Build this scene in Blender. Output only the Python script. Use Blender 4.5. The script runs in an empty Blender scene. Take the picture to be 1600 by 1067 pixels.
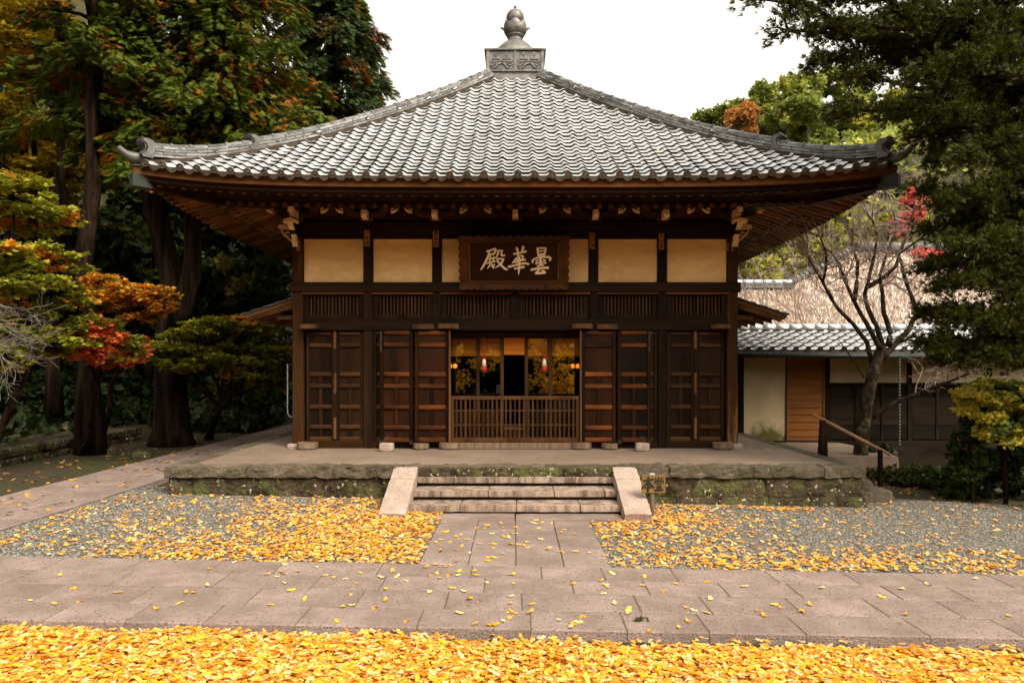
import bpy, math, random
import numpy as np
from mathutils import Matrix, Vector, noise

random.seed(7)
RNG = np.random.default_rng(11)
SC = bpy.context.scene
COL = SC.collection
PI = math.pi
R = math.radians

# ------------------------------------------------------------------ camera
FPX = 1067.0          # focal length in pixels of a 1600 px wide frame
HC = 1.92             # eye height above the ground in front of the steps
cam_d = bpy.data.cameras.new('camera')
cam_d.sensor_width = 36.0
cam_d.lens = 36.0 * FPX / 1600.0
cam_d.shift_y = (575 - 533.5) / 1600.0
cam_d.shift_x = -5 / 1600.0
cam_d.clip_start = 0.05
cam_d.clip_end = 600
cam = bpy.data.objects.new('camera', cam_d)
cam.location = (0, 0, HC)
cam.rotation_euler = (R(90), 0, 0)
COL.objects.link(cam)
SC.camera = cam

# ------------------------------------------------------------------ sky and sun (overcast)
SUN_EL, SUN_AZ = 46.0, 138.0     # azimuth clockwise from +Y: behind the viewer, to the right
W = bpy.data.worlds.new('World')
SC.world = W
W.use_nodes = True
nt = W.node_tree
nt.nodes.clear()
sky = nt.nodes.new('ShaderNodeTexSky')
sky.sky_type = 'NISHITA'
sky.sun_disc = False
sky.sun_elevation = R(SUN_EL)
sky.sun_rotation = R(SUN_AZ)
sky.dust_density = 4.0
sky.air_density = 1.0
hs = nt.nodes.new('ShaderNodeHueSaturation')
hs.inputs['Saturation'].default_value = 0.08
tint = nt.nodes.new('ShaderNodeMixRGB')
tint.blend_type = 'MULTIPLY'
tint.inputs[0].default_value = 1.0
tint.inputs[2].default_value = (1.0, 0.935, 0.81, 1)
bg = nt.nodes.new('ShaderNodeBackground')
bg.inputs['Strength'].default_value = 0.15
wo = nt.nodes.new('ShaderNodeOutputWorld')
nt.links.new(sky.outputs[0], hs.inputs['Color'])
nt.links.new(hs.outputs[0], tint.inputs[1])
nt.links.new(tint.outputs[0], bg.inputs[0])
nt.links.new(bg.outputs[0], wo.inputs[0])

sun_d = bpy.data.lights.new('sun', 'SUN')
sun_d.energy = 0.62
sun_d.angle = R(14)
sun_d.color = (1.0, 0.91, 0.76)
sun = bpy.data.objects.new('sun', sun_d)
_az, _el = R(SUN_AZ), R(SUN_EL)
_dir = Vector((math.sin(_az) * math.cos(_el), math.cos(_az) * math.cos(_el), math.sin(_el)))
sun.rotation_euler = _dir.to_track_quat('Z', 'Y').to_euler()
sun.location = (20, -20, 30)
COL.objects.link(sun)

vs = SC.view_settings
vs.view_transform = 'Standard'
vs.look = 'None'
vs.gamma = 1
vs.use_curve_mapping = False
vs.exposure = 1.72
SC.render.engine = 'CYCLES'
SC.cycles.use_denoising = True
SC.cycles.max_bounces = 6
SC.cycles.diffuse_bounces = 3
SC.cycles.glossy_bounces = 3
SC.cycles.transmission_bounces = 4
SC.cycles.transparent_max_bounces = 8
SC.cycles.caustics_reflective = False
SC.cycles.caustics_refractive = False


def at(x, y, D):
    """world point of photo pixel (x, y) at the distance D along the view axis"""
    return Vector(((x - 805) * D / FPX, D, HC + (575 - y) * D / FPX))


# ------------------------------------------------------------------ materials
MATS = {}


def _n(t, kind, **kw):
    n = t.nodes.new('ShaderNode' + kind)
    for k, v in kw.items():
        setattr(n, k, v)
    return n


def mat(name, c1, c2=None, c3=None, scale=4.0, stretch=(1, 1, 1), rough=0.8, rough2=None, metallic=0.0, spec=0.3,
        bump=0.0, bscale=None, rnd=0.0, island=False, lo=0.35, hi=0.65, detail=6.0, speck=None, speck_scale=60, speck_at=0.62,
        moss=None, moss_scale=1.2, moss_lo=0.5, moss_hi=0.62, bdist=0.02, grain=0.0):
    m = bpy.data.materials.new(name)
    m.use_nodes = True
    t = m.node_tree
    L = t.links.new
    b = t.nodes['Principled BSDF']
    tc = _n(t, 'TexCoord')
    oi = _n(t, 'ObjectInfo')
    geo = _n(t, 'NewGeometry')
    add = _n(t, 'VectorMath', operation='ADD')
    mul = _n(t, 'VectorMath', operation='SCALE')
    comb = _n(t, 'CombineXYZ')
    for k in range(3):
        L(oi.outputs['Random'], comb.inputs[k])
    L(comb.outputs[0], mul.inputs[0])
    mul.inputs['Scale'].default_value = 37.0
    L(tc.outputs['Object'], add.inputs[0])
    L(mul.outputs[0], add.inputs[1])
    mp = _n(t, 'Mapping')
    mp.inputs['Scale'].default_value = stretch
    L(add.outputs[0], mp.inputs[0])
    nz = _n(t, 'TexNoise')
    nz.inputs['Scale'].default_value = scale
    nz.inputs['Detail'].default_value = detail
    nz.inputs['Roughness'].default_value = 0.62
    L(mp.outputs[0], nz.inputs['Vector'])
    ramp = _n(t, 'ValToRGB')
    e = ramp.color_ramp.elements
    c2 = c2 or c1
    e[0].position, e[1].position = lo, hi
    e[0].color = (*c1, 1)
    e[1].color = (*c2, 1)
    if c3:
        x = e.new(min(0.98, hi + 0.14))
        x.color = (*c3, 1)
    L(nz.outputs['Fac'], ramp.inputs[0])
    col = ramp.outputs[0]
    if moss:
        n2 = _n(t, 'TexNoise')
        n2.inputs['Scale'].default_value = moss_scale
        n2.inputs['Detail'].default_value = 8
        n2.inputs['Roughness'].default_value = 0.7
        L(add.outputs[0], n2.inputs['Vector'])
        r2 = _n(t, 'ValToRGB')
        r2.color_ramp.elements[0].position = moss_lo
        r2.color_ramp.elements[1].position = moss_hi
        L(n2.outputs['Fac'], r2.inputs[0])
        mx = _n(t, 'MixRGB')
        mx.inputs[2].default_value = (*moss, 1)
        L(r2.outputs[0], mx.inputs[0])
        L(col, mx.inputs[1])
        col = mx.outputs[0]
    if speck:
        n3 = _n(t, 'TexNoise')
        n3.inputs['Scale'].default_value = speck_scale
        n3.inputs['Detail'].default_value = 2
        L(add.outputs[0], n3.inputs['Vector'])
        r3 = _n(t, 'ValToRGB')
        r3.color_ramp.elements[0].position = speck_at
        r3.color_ramp.elements[1].position = speck_at + 0.05
        L(n3.outputs['Fac'], r3.inputs[0])
        mx = _n(t, 'MixRGB')
        mx.inputs[2].default_value = (*speck, 1)
        L(r3.outputs[0], mx.inputs[0])
        L(col, mx.inputs[1])
        col = mx.outputs[0]
    if grain:
        n5 = _n(t, 'TexNoise')
        n5.inputs['Scale'].default_value = 170
        n5.inputs['Detail'].default_value = 3
        L(add.outputs[0], n5.inputs['Vector'])
        mr5 = _n(t, 'MapRange')
        mr5.inputs[1].default_value = 0.3
        mr5.inputs[2].default_value = 0.7
        mr5.inputs[3].default_value = 1 - grain
        mr5.inputs[4].default_value = 1 + grain
        L(n5.outputs['Fac'], mr5.inputs[0])
        h5 = _n(t, 'HueSaturation')
        L(mr5.outputs[0], h5.inputs['Value'])
        L(col, h5.inputs['Color'])
        col = h5.outputs[0]
    if rnd:
        h = _n(t, 'HueSaturation')
        mr = _n(t, 'MapRange')
        mr.inputs[3].default_value = 1 - rnd
        mr.inputs[4].default_value = 1 + rnd
        L(geo.outputs['Random Per Island'] if island else oi.outputs['Random'], mr.inputs[0])
        L(mr.outputs[0], h.inputs['Value'])
        L(col, h.inputs['Color'])
        col = h.outputs[0]
    L(col, b.inputs['Base Color'])
    b.inputs['Roughness'].default_value = rough
    if rough2 is not None:
        mr = _n(t, 'MapRange')
        mr.inputs[3].default_value = rough
        mr.inputs[4].default_value = rough2
        L(nz.outputs['Fac'], mr.inputs[0])
        L(mr.outputs[0], b.inputs['Roughness'])
    b.inputs['Metallic'].default_value = metallic
    b.inputs['Specular IOR Level'].default_value = spec
    if bump:
        n4 = _n(t, 'TexNoise')
        n4.inputs['Scale'].default_value = bscale or scale * 4
        n4.inputs['Detail'].default_value = 6
        L(mp.outputs[0], n4.inputs['Vector'])
        bp = _n(t, 'Bump')
        bp.inputs['Strength'].default_value = bump
        bp.inputs['Distance'].default_value = bdist
        L(n4.outputs['Fac'], bp.inputs['Height'])
        L(bp.outputs[0], b.inputs['Normal'])
    MATS[name] = m
    return m


def leafmat(name, cols, patch=None, patch_scale=0.9, patch_lo=0.56, patch_hi=0.64, transl=0.35, rough=0.55, spec=0.12):
    """foliage: a colour per leaf out of cols, and a second list for patches of turned leaves"""
    m = bpy.data.materials.new(name)
    m.use_nodes = True
    t = m.node_tree
    L = t.links.new
    b = t.nodes['Principled BSDF']
    out = t.nodes['Material Output']
    geo = _n(t, 'NewGeometry')

    def ramp(cs):
        r = _n(t, 'ValToRGB')
        r.color_ramp.interpolation = 'LINEAR'
        e = r.color_ramp.elements
        while len(e) < len(cs):
            e.new(0.5)
        for i, c in enumerate(cs):
            e[i].position = i / max(1, len(cs) - 1)
            e[i].color = (*c, 1)
        L(geo.outputs['Random Per Island'], r.inputs[0])
        return r.outputs[0]
    col = ramp(cols)
    if patch:
        tc = _n(t, 'TexCoord')
        nz = _n(t, 'TexNoise')
        nz.inputs['Scale'].default_value = patch_scale
        nz.inputs['Detail'].default_value = 4
        L(tc.outputs['Object'], nz.inputs['Vector'])
        r = _n(t, 'ValToRGB')
        r.color_ramp.elements[0].position = patch_lo
        r.color_ramp.elements[1].position = patch_hi
        L(nz.outputs['Fac'], r.inputs[0])
        mx = _n(t, 'MixRGB')
        L(r.outputs[0], mx.inputs[0])
        L(col, mx.inputs[1])
        L(ramp(patch), mx.inputs[2])
        col = mx.outputs[0]
    L(col, b.inputs['Base Color'])
    b.inputs['Roughness'].default_value = rough
    b.inputs['Specular IOR Level'].default_value = spec
    if transl:
        tr = _n(t, 'BsdfTranslucent')
        L(col, tr.inputs['Color'])
        mix = _n(t, 'MixShader')
        mix.inputs[0].default_value = transl
        L(b.outputs[0], mix.inputs[1])
        L(tr.outputs[0], mix.inputs[2])
        L(mix.outputs[0], out.inputs['Surface'])
    MATS[name] = m
    return m


mat('wood', (0.0054, 0.0020, 0.0006), (0.0274, 0.0108, 0.0033), scale=3.5, stretch=(1, 1, 0.10), lo=0.32, hi=0.70, rough=0.6, bump=0.4, bscale=14, rnd=0.35, spec=0.08)
mat('wood_h', (0.0061, 0.0023, 0.0007), (0.0331, 0.0130, 0.0038), scale=3.5, stretch=(0.10, 1, 1), lo=0.32, hi=0.70, rough=0.6, bump=0.4, bscale=14, rnd=0.3, spec=0.08)
mat('wood_red', (0.0063, 0.0022, 0.0006), (0.0338, 0.0097, 0.0023), scale=1.3, stretch=(1, 1, 0.3), rough=0.45, bump=0.3, bscale=16, rnd=0.45, spec=0.1, lo=0.42, hi=0.70)
mat('wood_redh', (0.0255, 0.0089, 0.0026), (0.1573, 0.0442, 0.0081), scale=1.8, stretch=(0.35, 1, 1), rough=0.42, bump=0.3, bscale=16, rnd=0.6, spec=0.15, lo=0.42, hi=0.68)
mat('wood_warm', (0.070, 0.027, 0.0075), (0.165, 0.068, 0.019), scale=2.2, stretch=(0.1, 1, 1), rough=0.6, bump=0.25, bscale=14, rnd=0.2, spec=0.1)
mat('wood_soffit', (0.0956, 0.0421, 0.0153), (0.2167, 0.0994, 0.0382), scale=3, stretch=(1, 1, 1), rough=0.7, bump=0.15, rnd=0.5, spec=0.1)
mat('wood_weathered', (0.055, 0.024, 0.0095), (0.14, 0.068, 0.029), scale=3, stretch=(1, 1, 0.1), rough=0.8, bump=0.5, bscale=12, rnd=0.15, spec=0.1)
mat('wood_corner', (0.026, 0.0105, 0.0034), (0.050, 0.021, 0.007), (0.30, 0.165, 0.064), scale=2.4, stretch=(2.2, 1, 0.22), lo=0.35, hi=0.58, rough=0.75, bump=0.4, bscale=12, spec=0.06)
mat('wood_sign', (0.036, 0.0115, 0.0028), (0.090, 0.030, 0.0072), scale=3, stretch=(0.12, 1, 1), rough=0.5, bump=0.3, bscale=14, spec=0.1)
mat('wood_signpanel', (0.019, 0.006, 0.0018), (0.034, 0.011, 0.003), scale=3, stretch=(0.12, 1, 1), rough=0.5, bump=0.15, bscale=14, spec=0.06)
mat('wood_block', (0.10, 0.062, 0.036), (0.20, 0.135, 0.085), scale=5, stretch=(3, 1, 0.3), rough=0.85, bump=0.5, bscale=16)
mat('wood_fence', (0.0306, 0.0123, 0.0043), (0.0680, 0.0289, 0.0100), scale=4, stretch=(1, 1, 0.12), rough=0.55, bump=0.2, rnd=0.3, spec=0.1)
mat('plaster', (0.72, 0.445, 0.185), (0.88, 0.59, 0.29), scale=3.2, stretch=(1, 1, 2.2), lo=0.3, hi=0.7, rough=0.9, bump=0.4, bscale=9, rnd=0.06, spec=0.05,
    moss=(0.62, 0.36, 0.13), moss_scale=1.8, moss_lo=0.52, moss_hi=0.78)
mat('plaster_house', (0.40, 0.31, 0.185), (0.50, 0.39, 0.24), scale=2, rough=0.9, bump=0.1, spec=0.1)
mat('plaster_stained', (0.40, 0.31, 0.185), (0.50, 0.39, 0.24), scale=2, rough=0.9, bump=0.1, spec=0.1)
mat('white_paint', (0.6561, 0.4374, 0.2461), (0.9113, 0.6379, 0.3645), scale=8, rough=0.8, bump=0.2)
mat('gold_paint', (0.80, 0.62, 0.37), (0.88, 0.70, 0.44), scale=10, rough=0.6)
mat('ink', (0.012, 0.010, 0.009), rough=0.7)
mat('plaque', (0.2600, 0.1170, 0.0312), (0.4940, 0.2340, 0.0676), scale=20, rough=0.7)
mat('tile', (0.74, 0.74, 0.75), (0.92, 0.92, 0.93), scale=7, rough=0.30, rough2=0.46, metallic=0.8, spec=0.6, bump=0.10, bscale=25, rnd=0.14, bdist=0.01,
    speck=(0.16, 0.16, 0.15), speck_scale=23, speck_at=0.70,
    moss=(0.40, 0.38, 0.35), moss_scale=1.3, moss_lo=0.54, moss_hi=0.76)
mat('tile_field', (0.74, 0.74, 0.75), (0.92, 0.92, 0.93), scale=7, rough=0.30, rough2=0.46, metallic=0.8, spec=0.6, bump=0.10, bscale=25, rnd=0.14, island=True, bdist=0.01,
    speck=(0.16, 0.16, 0.15), speck_scale=23, speck_at=0.70,
    moss=(0.40, 0.38, 0.35), moss_scale=1.3, moss_lo=0.54, moss_hi=0.76)
mat('wood_frieze', (0.0238, 0.0098, 0.0031), (0.0808, 0.0348, 0.0106), scale=2.5, stretch=(0.12, 1, 1), lo=0.3, hi=0.7, rough=0.6, bump=0.3, bscale=14, rnd=0.3, spec=0.1)
mat('tile_lip', (0.020, 0.018, 0.016), (0.05, 0.045, 0.04), scale=12, rough=0.9, spec=0.1)  # dirty lower edge, darkened further to paint in each tile's edge shadow
mat('ridge_tile', (0.050, 0.048, 0.046), (0.165, 0.16, 0.155), scale=9, rough=0.6, metallic=0.15, spec=0.4, bump=0.3, bscale=30, rnd=0.5, bdist=0.01)
mat('tile_dark', (0.045, 0.044, 0.043), (0.12, 0.117, 0.113), scale=6, rough=0.5, metallic=0.25, spec=0.4, bump=0.25, bscale=20, bdist=0.01)
mat('tile_end', (0.055, 0.045, 0.036), (0.13, 0.11, 0.09), scale=18, rough=0.65, spec=0.35, rnd=0.25, bump=0.3)
mat('finial', (0.0765, 0.0702, 0.0648), (0.1890, 0.1755, 0.1665), scale=4, rough=0.5, metallic=0.3, spec=0.45, bump=0.3, bscale=18, bdist=0.01)
mat('mortar', (0.0300, 0.0222, 0.0150), (0.0630, 0.0492, 0.0348), scale=8, rough=0.95, bump=0.4, spec=0.1)
mat('copper', (0.0140, 0.0185, 0.0150), (0.0275, 0.0340, 0.0275), scale=8, rough=0.6)
mat('iron', (0.02, 0.018, 0.016), (0.05, 0.04, 0.03), scale=10, rough=0.5, metallic=0.6)
mat('stone_moss', (0.022, 0.015, 0.009), (0.075, 0.054, 0.033), (0.17, 0.135, 0.085), scale=4.0, rough=0.95, bump=1.0, bscale=16, rnd=0.12, bdist=0.05, lo=0.38, hi=0.62,
    moss=(0.078, 0.080, 0.028), moss_scale=3.2, moss_lo=0.50, moss_hi=0.60, speck=(0.36, 0.33, 0.23), speck_scale=17, speck_at=0.645, grain=0.3, spec=0.1)
mat('stone_kerb', (0.0515, 0.0390, 0.0257), (0.1131, 0.0881, 0.0601), (0.1560, 0.1287, 0.0897), scale=3.5, rough=0.95, bump=1.0, bscale=12, rnd=0.15, bdist=0.04,
    moss=(0.0484, 0.0515, 0.0140), moss_scale=2.0, moss_lo=0.50, moss_hi=0.68, speck=(0.2652, 0.2340, 0.1638), speck_scale=20, speck_at=0.69)
mat('stone_step', (0.0986, 0.0672, 0.0482), (0.3080, 0.2274, 0.1770), scale=9, stretch=(1, 1, 0.10), rough=0.9, bump=0.35, bscale=30, rnd=0.14, lo=0.36, hi=0.58, speck=(0.1008, 0.0694, 0.0515), speck_scale=70, speck_at=0.60,
    moss=(0.0952, 0.0694, 0.0493), moss_scale=3.0, moss_lo=0.56, moss_hi=0.75, grain=0.2, spec=0.15)
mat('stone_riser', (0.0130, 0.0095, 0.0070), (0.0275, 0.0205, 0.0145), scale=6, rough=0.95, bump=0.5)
mat('granite', (0.2750, 0.2035, 0.1650), (0.3740, 0.2860, 0.2332), scale=4, rough=0.9, bump=0.4, bscale=60, rnd=0.06, speck=(0.1650, 0.1100, 0.0880), speck_scale=55, speck_at=0.60, grain=0.18)
mat('paving', (0.1935, 0.1433, 0.1231), (0.2817, 0.2128, 0.1872), scale=2.5, rough=0.9, bump=0.7, bscale=60, rnd=0.05, speck=(0.1183, 0.0843, 0.0687), speck_scale=42, speck_at=0.61,
    moss=(0.1558, 0.1138, 0.0947), moss_scale=1.3, moss_lo=0.42, moss_hi=0.70, grain=0.3, spec=0.12)
mat('litter', (0.30, 0.13, 0.014), (0.62, 0.33, 0.05), scale=22, rough=0.9, bump=0.8, bscale=30, lo=0.35, hi=0.62, speck=(0.10, 0.05, 0.02), speck_scale=35, speck_at=0.62, spec=0.1)
mat('straw', (0.5916, 0.4683, 0.3821), (0.8381, 0.6902, 0.5793), scale=5, rough=0.95, rnd=0.5, island=True, spec=0.1)
mat('joint', (0.07, 0.052, 0.036), (0.13, 0.097, 0.07), scale=10, rough=1.0, bump=0.5)
mat('concrete', (0.1616, 0.1132, 0.0802), (0.2202, 0.1593, 0.1175), scale=0.9, rough=0.85, bump=0.2, bscale=30, speck=(0.1272, 0.0863, 0.0607), speck_scale=9, speck_at=0.66, grain=0.08,
    moss=(0.1371, 0.0940, 0.0646), moss_scale=0.8, moss_lo=0.45, moss_hi=0.7)
mat('gravel', (0.0560, 0.0504, 0.0403), (0.1904, 0.1747, 0.1456), (0.4480, 0.4200, 0.3640), scale=34, rough=0.95, bump=1.0, bscale=40, detail=3, lo=0.38, hi=0.60, bdist=0.04, grain=0.3, spec=0.1)
mat('pebble', (0.1495, 0.1380, 0.1150), (0.2990, 0.2818, 0.2472), scale=20, rough=0.9, rnd=0.55, island=True, spec=0.15)
mat('dirt', (0.0234, 0.0151, 0.0078), (0.0494, 0.0333, 0.0182), scale=7, rough=1.0, bump=0.8, bscale=40, moss=(0.0343, 0.0333, 0.0073), moss_scale=0.42, moss_lo=0.46, moss_hi=0.56,
    speck=(0.1040, 0.0572, 0.0156), speck_scale=30, speck_at=0.66, grain=0.2)
mat('hill_earth', (0.13, 0.105, 0.06), (0.26, 0.21, 0.12), scale=0.5, rough=1.0, bump=0.5, moss=(0.14, 0.15, 0.035), moss_scale=0.25, moss_lo=0.4, moss_hi=0.55)
mat('bark', (0.0048, 0.0026, 0.0016), (0.0288, 0.0163, 0.0101), scale=8, stretch=(1, 1, 0.10), lo=0.40, hi=0.62, rough=0.95, bump=1.0, bscale=12, bdist=0.08, spec=0.05)
mat('bark_grey', (0.065, 0.05, 0.037), (0.15, 0.12, 0.093), scale=5, stretch=(1, 1, 0.14), rough=0.95, bump=1.0, bscale=8, bdist=0.05)
mat('bark_plum', (0.018, 0.012, 0.008), (0.085, 0.060, 0.042), scale=12, stretch=(1, 1, 0.5), rough=0.95, bump=1.0, bscale=25, bdist=0.04, moss=(0.20, 0.175, 0.11), moss_scale=4, moss_lo=0.54, moss_hi=0.64, spec=0.05)
mat('twig_pale', (0.2160, 0.1553, 0.1215), (0.4590, 0.3578, 0.2970), scale=6, rough=0.9)
mat('twig_grey', (0.1190, 0.0980, 0.0805), (0.2100, 0.1785, 0.1470), scale=6, rough=0.9)
mat('thatch', (0.1438, 0.1075, 0.0900), (0.5250, 0.4312, 0.3750), scale=9, stretch=(3.7500, 0.3750, 0.3750), lo=0.3, hi=0.68, rough=1.0, bump=1.0, bscale=22, bdist=0.08, speck=(0.3000, 0.1500, 0.1000), speck_scale=11, speck_at=0.63)
mat('door_orange', (0.15, 0.052, 0.011), (0.225, 0.082, 0.018), scale=3, stretch=(0.2, 1, 1), rough=0.55, bump=0.1, spec=0.2)
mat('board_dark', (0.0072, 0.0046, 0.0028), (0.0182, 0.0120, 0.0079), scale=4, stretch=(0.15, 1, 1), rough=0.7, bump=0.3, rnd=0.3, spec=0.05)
mat('blind', (0.40, 0.115, 0.012), (0.54, 0.17, 0.022), scale=5, stretch=(0.15, 1, 3), rough=0.7, rnd=0.12, spec=0.05)
mat('blind_lit', (0.66, 0.22, 0.022), (0.82, 0.32, 0.045), scale=5, stretch=(0.15, 1, 3), rough=0.7, rnd=0.12, spec=0.05)  # brighter copy of the blind colour: light on blinds behind glass painted in
mat('wood_rail', (0.0160, 0.0062, 0.0019), (0.0680, 0.0272, 0.0080), scale=3.5, stretch=(0.10, 1, 1), lo=0.32, hi=0.70, rough=0.55, bump=0.4, bscale=14, rnd=0.35, spec=0.1)
mat('red_cord', (0.42, 0.018, 0.014), rough=0.8)
mat('white_cloth', (0.75, 0.62, 0.45), rough=0.9)
mat('red_cloth', (0.48, 0.03, 0.02), rough=0.9)
mat('rail_wood', (0.27, 0.125, 0.06), (0.40, 0.20, 0.105), scale=4, stretch=(0.3, 1, 1), rough=0.6)
mat('pipe_white', (0.3410, 0.3630, 0.3740), rough=0.5)
mat('sign_wood', (0.115, 0.066, 0.015), (0.19, 0.115, 0.03), scale=5, stretch=(0.2, 1, 1), rough=0.7)
mat('post_wood', (0.10, 0.066, 0.044), (0.19, 0.135, 0.095), scale=5, stretch=(1, 1, 0.15), rough=0.85)
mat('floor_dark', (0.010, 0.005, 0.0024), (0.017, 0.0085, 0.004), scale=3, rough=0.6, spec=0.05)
mat('chain', (0.10, 0.14, 0.115), (0.16, 0.20, 0.16), scale=20, rough=0.5, metallic=0.5)
leafmat('leaf_fallen', [(0.7343, 0.2900, 0.0126), (0.7938, 0.3812, 0.0447), (0.8534, 0.4970, 0.1697), (0.6946, 0.2320, 0.0072), (0.8534, 0.5468, 0.2858), (0.6152, 0.1740, 0.0045), (0.7938, 0.3479, 0.0196), (0.4564, 0.1573, 0.0178), (0.8336, 0.4472, 0.0893), (0.7740, 0.3313, 0.0268)], transl=0.12, rough=0.6, spec=0.1)
leafmat('leaf_ginkgo', [(0.60, 0.30, 0.01), (0.80, 0.44, 0.02), (0.42, 0.22, 0.01)], transl=0.55)
leafmat('leaf_brown', [(0.20, 0.09, 0.025), (0.36, 0.17, 0.04), (0.50, 0.28, 0.05)], transl=0.1)
leafmat('leaf_hinoki', [(0.0268, 0.0399, 0.0043), (0.0625, 0.0866, 0.0075), (0.1071, 0.1429, 0.0112), (0.0402, 0.0563, 0.0056)],
        patch=[(0.3749, 0.0736, 0.0050), (0.2321, 0.0389, 0.0050), (0.0892, 0.0866, 0.0075), (0.4462, 0.1169, 0.0075)], patch_scale=1.9, patch_lo=0.555, patch_hi=0.62)
leafmat('leaf_hinoki_blue', [(0.0208, 0.0368, 0.0112), (0.0440, 0.0688, 0.0208), (0.0840, 0.1160, 0.0360)],
        patch=[(0.1600, 0.0360, 0.0080), (0.0400, 0.0520, 0.0144), (0.2400, 0.0600, 0.0096)], patch_scale=1.1, patch_lo=0.52, patch_hi=0.60)
leafmat('leaf_juniper', [(0.0158, 0.0205, 0.0032), (0.0411, 0.0522, 0.0063), (0.0910, 0.1068, 0.0114), (0.0237, 0.0253, 0.0044), (0.0474, 0.0332, 0.0076)], transl=0.25)
leafmat('leaf_dark', [(0.007, 0.012, 0.0035), (0.017, 0.028, 0.006), (0.033, 0.046, 0.010)], transl=0.2, rough=0.4)
leafmat('leaf_forest', [(0.0155, 0.0275, 0.0049), (0.0309, 0.0499, 0.0082), (0.0514, 0.0649, 0.0082)],
        patch=[(0.1337, 0.1047, 0.0082), (0.0823, 0.0848, 0.0082), (0.1748, 0.0848, 0.0082)], patch_scale=0.6, patch_lo=0.55, patch_hi=0.66)
leafmat('leaf_yellowgreen', [(0.26, 0.20, 0.010), (0.40, 0.27, 0.012), (0.16, 0.14, 0.010), (0.46, 0.25, 0.010)], transl=0.4)
leafmat('leaf_maple_green', [(0.1013, 0.1418, 0.0135), (0.2025, 0.2430, 0.0216), (0.2970, 0.3105, 0.0270), (0.3780, 0.2700, 0.0270)],
        patch=[(0.7830, 0.1485, 0.0203), (0.8370, 0.2970, 0.0270), (0.3240, 0.2700, 0.0338)], patch_scale=1.5, patch_lo=0.57, patch_hi=0.65)
leafmat('leaf_maple_orange', [(0.8060, 0.1852, 0.0156), (0.8840, 0.3087, 0.0234), (0.4680, 0.3211, 0.0325), (0.2080, 0.2223, 0.0260)],
        patch=[(0.1170, 0.1605, 0.0182), (0.2210, 0.2347, 0.0260)], patch_scale=1.8, patch_lo=0.52, patch_hi=0.60)
leafmat('leaf_maple_red', [(0.8580, 0.0926, 0.0585), (0.9300, 0.1729, 0.0780), (0.6500, 0.1729, 0.0390), (0.3380, 0.2470, 0.0325)],
        patch=[(0.1560, 0.1976, 0.0234), (0.2730, 0.2594, 0.0325)], patch_scale=1.6, patch_lo=0.52, patch_hi=0.58)
leafmat('leaf_pinkred', [(0.62, 0.13, 0.11), (0.70, 0.20, 0.15), (0.55, 0.07, 0.06)], transl=0.4)
leafmat('leaf_evergreen', [(0.1370, 0.1798, 0.0377), (0.2398, 0.2911, 0.0600), (0.3598, 0.3768, 0.0857), (0.1713, 0.2226, 0.0513)],
        patch=[(0.4453, 0.4111, 0.0685), (0.3426, 0.3598, 0.0685)], patch_scale=0.35, patch_lo=0.5, patch_hi=0.6)
leafmat('leaf_rust', [(0.5040, 0.2040, 0.0600), (0.6000, 0.2760, 0.0840), (0.3600, 0.2040, 0.0600)])
leafmat('leaf_lime', [(0.3039, 0.3177, 0.0249), (0.4696, 0.4283, 0.0414), (0.1795, 0.2347, 0.0276), (0.5525, 0.4144, 0.0346)], transl=0.4)
leafmat('leaf_azalea', [(0.2867, 0.3072, 0.0410), (0.5323, 0.4504, 0.0512), (0.7371, 0.5323, 0.0615), (0.1433, 0.2048, 0.0306)], patch=[(0.1024, 0.1535, 0.0287), (0.1842, 0.2048, 0.0410)], patch_scale=2.4, patch_lo=0.5, patch_hi=0.58)
leafmat('leaf_striped', [(0.0180, 0.0300, 0.0090), (0.0420, 0.0540, 0.0180), (0.1200, 0.1080, 0.0540), (0.0300, 0.0420, 0.0120)], transl=0.15, rough=0.4)
leafmat('petal_red', [(0.60, 0.02, 0.03), (0.7, 0.05, 0.05)])

# plaster with a green-black damp stain rising from the ground near the door
_m = MATS['plaster_stained']
_t = _m.node_tree
_b = _t.nodes['Principled BSDF']
_src = _b.inputs['Base Color'].links[0].from_socket
_tc = _n(_t, 'TexCoord')
_vm = _n(_t, 'VectorMath', operation='DISTANCE')
_vm.inputs[1].default_value = (5.55, 14.9, 0.25)
_ns = _n(_t, 'TexNoise')
_ns.inputs['Scale'].default_value = 6
_t.links.new(_tc.outputs['Object'], _vm.inputs[0])
_t.links.new(_tc.outputs['Object'], _ns.inputs['Vector'])
_ma = _n(_t, 'MATH' if False else 'Math', operation='MULTIPLY_ADD')
_ma.inputs[1].default_value = 0.5
_t.links.new(_ns.outputs['Fac'], _ma.inputs[0])
_t.links.new(_vm.outputs['Value'], _ma.inputs[2])
_r = _n(_t, 'ValToRGB')
_r.color_ramp.elements[0].position = 0.55
_r.color_ramp.elements[0].color = (1, 1, 1, 1)
_r.color_ramp.elements[1].position = 0.78
_r.color_ramp.elements[1].color = (0, 0, 0, 1)
_t.links.new(_ma.outputs[0], _r.inputs[0])
_mx = _n(_t, 'MixRGB')
_mx.inputs[2].default_value = (0.10, 0.085, 0.025, 1)
_t.links.new(_r.outputs[0], _mx.inputs[0])
_t.links.new(_src, _mx.inputs[1])
_t.links.new(_mx.outputs[0], _b.inputs['Base Color'])

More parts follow.
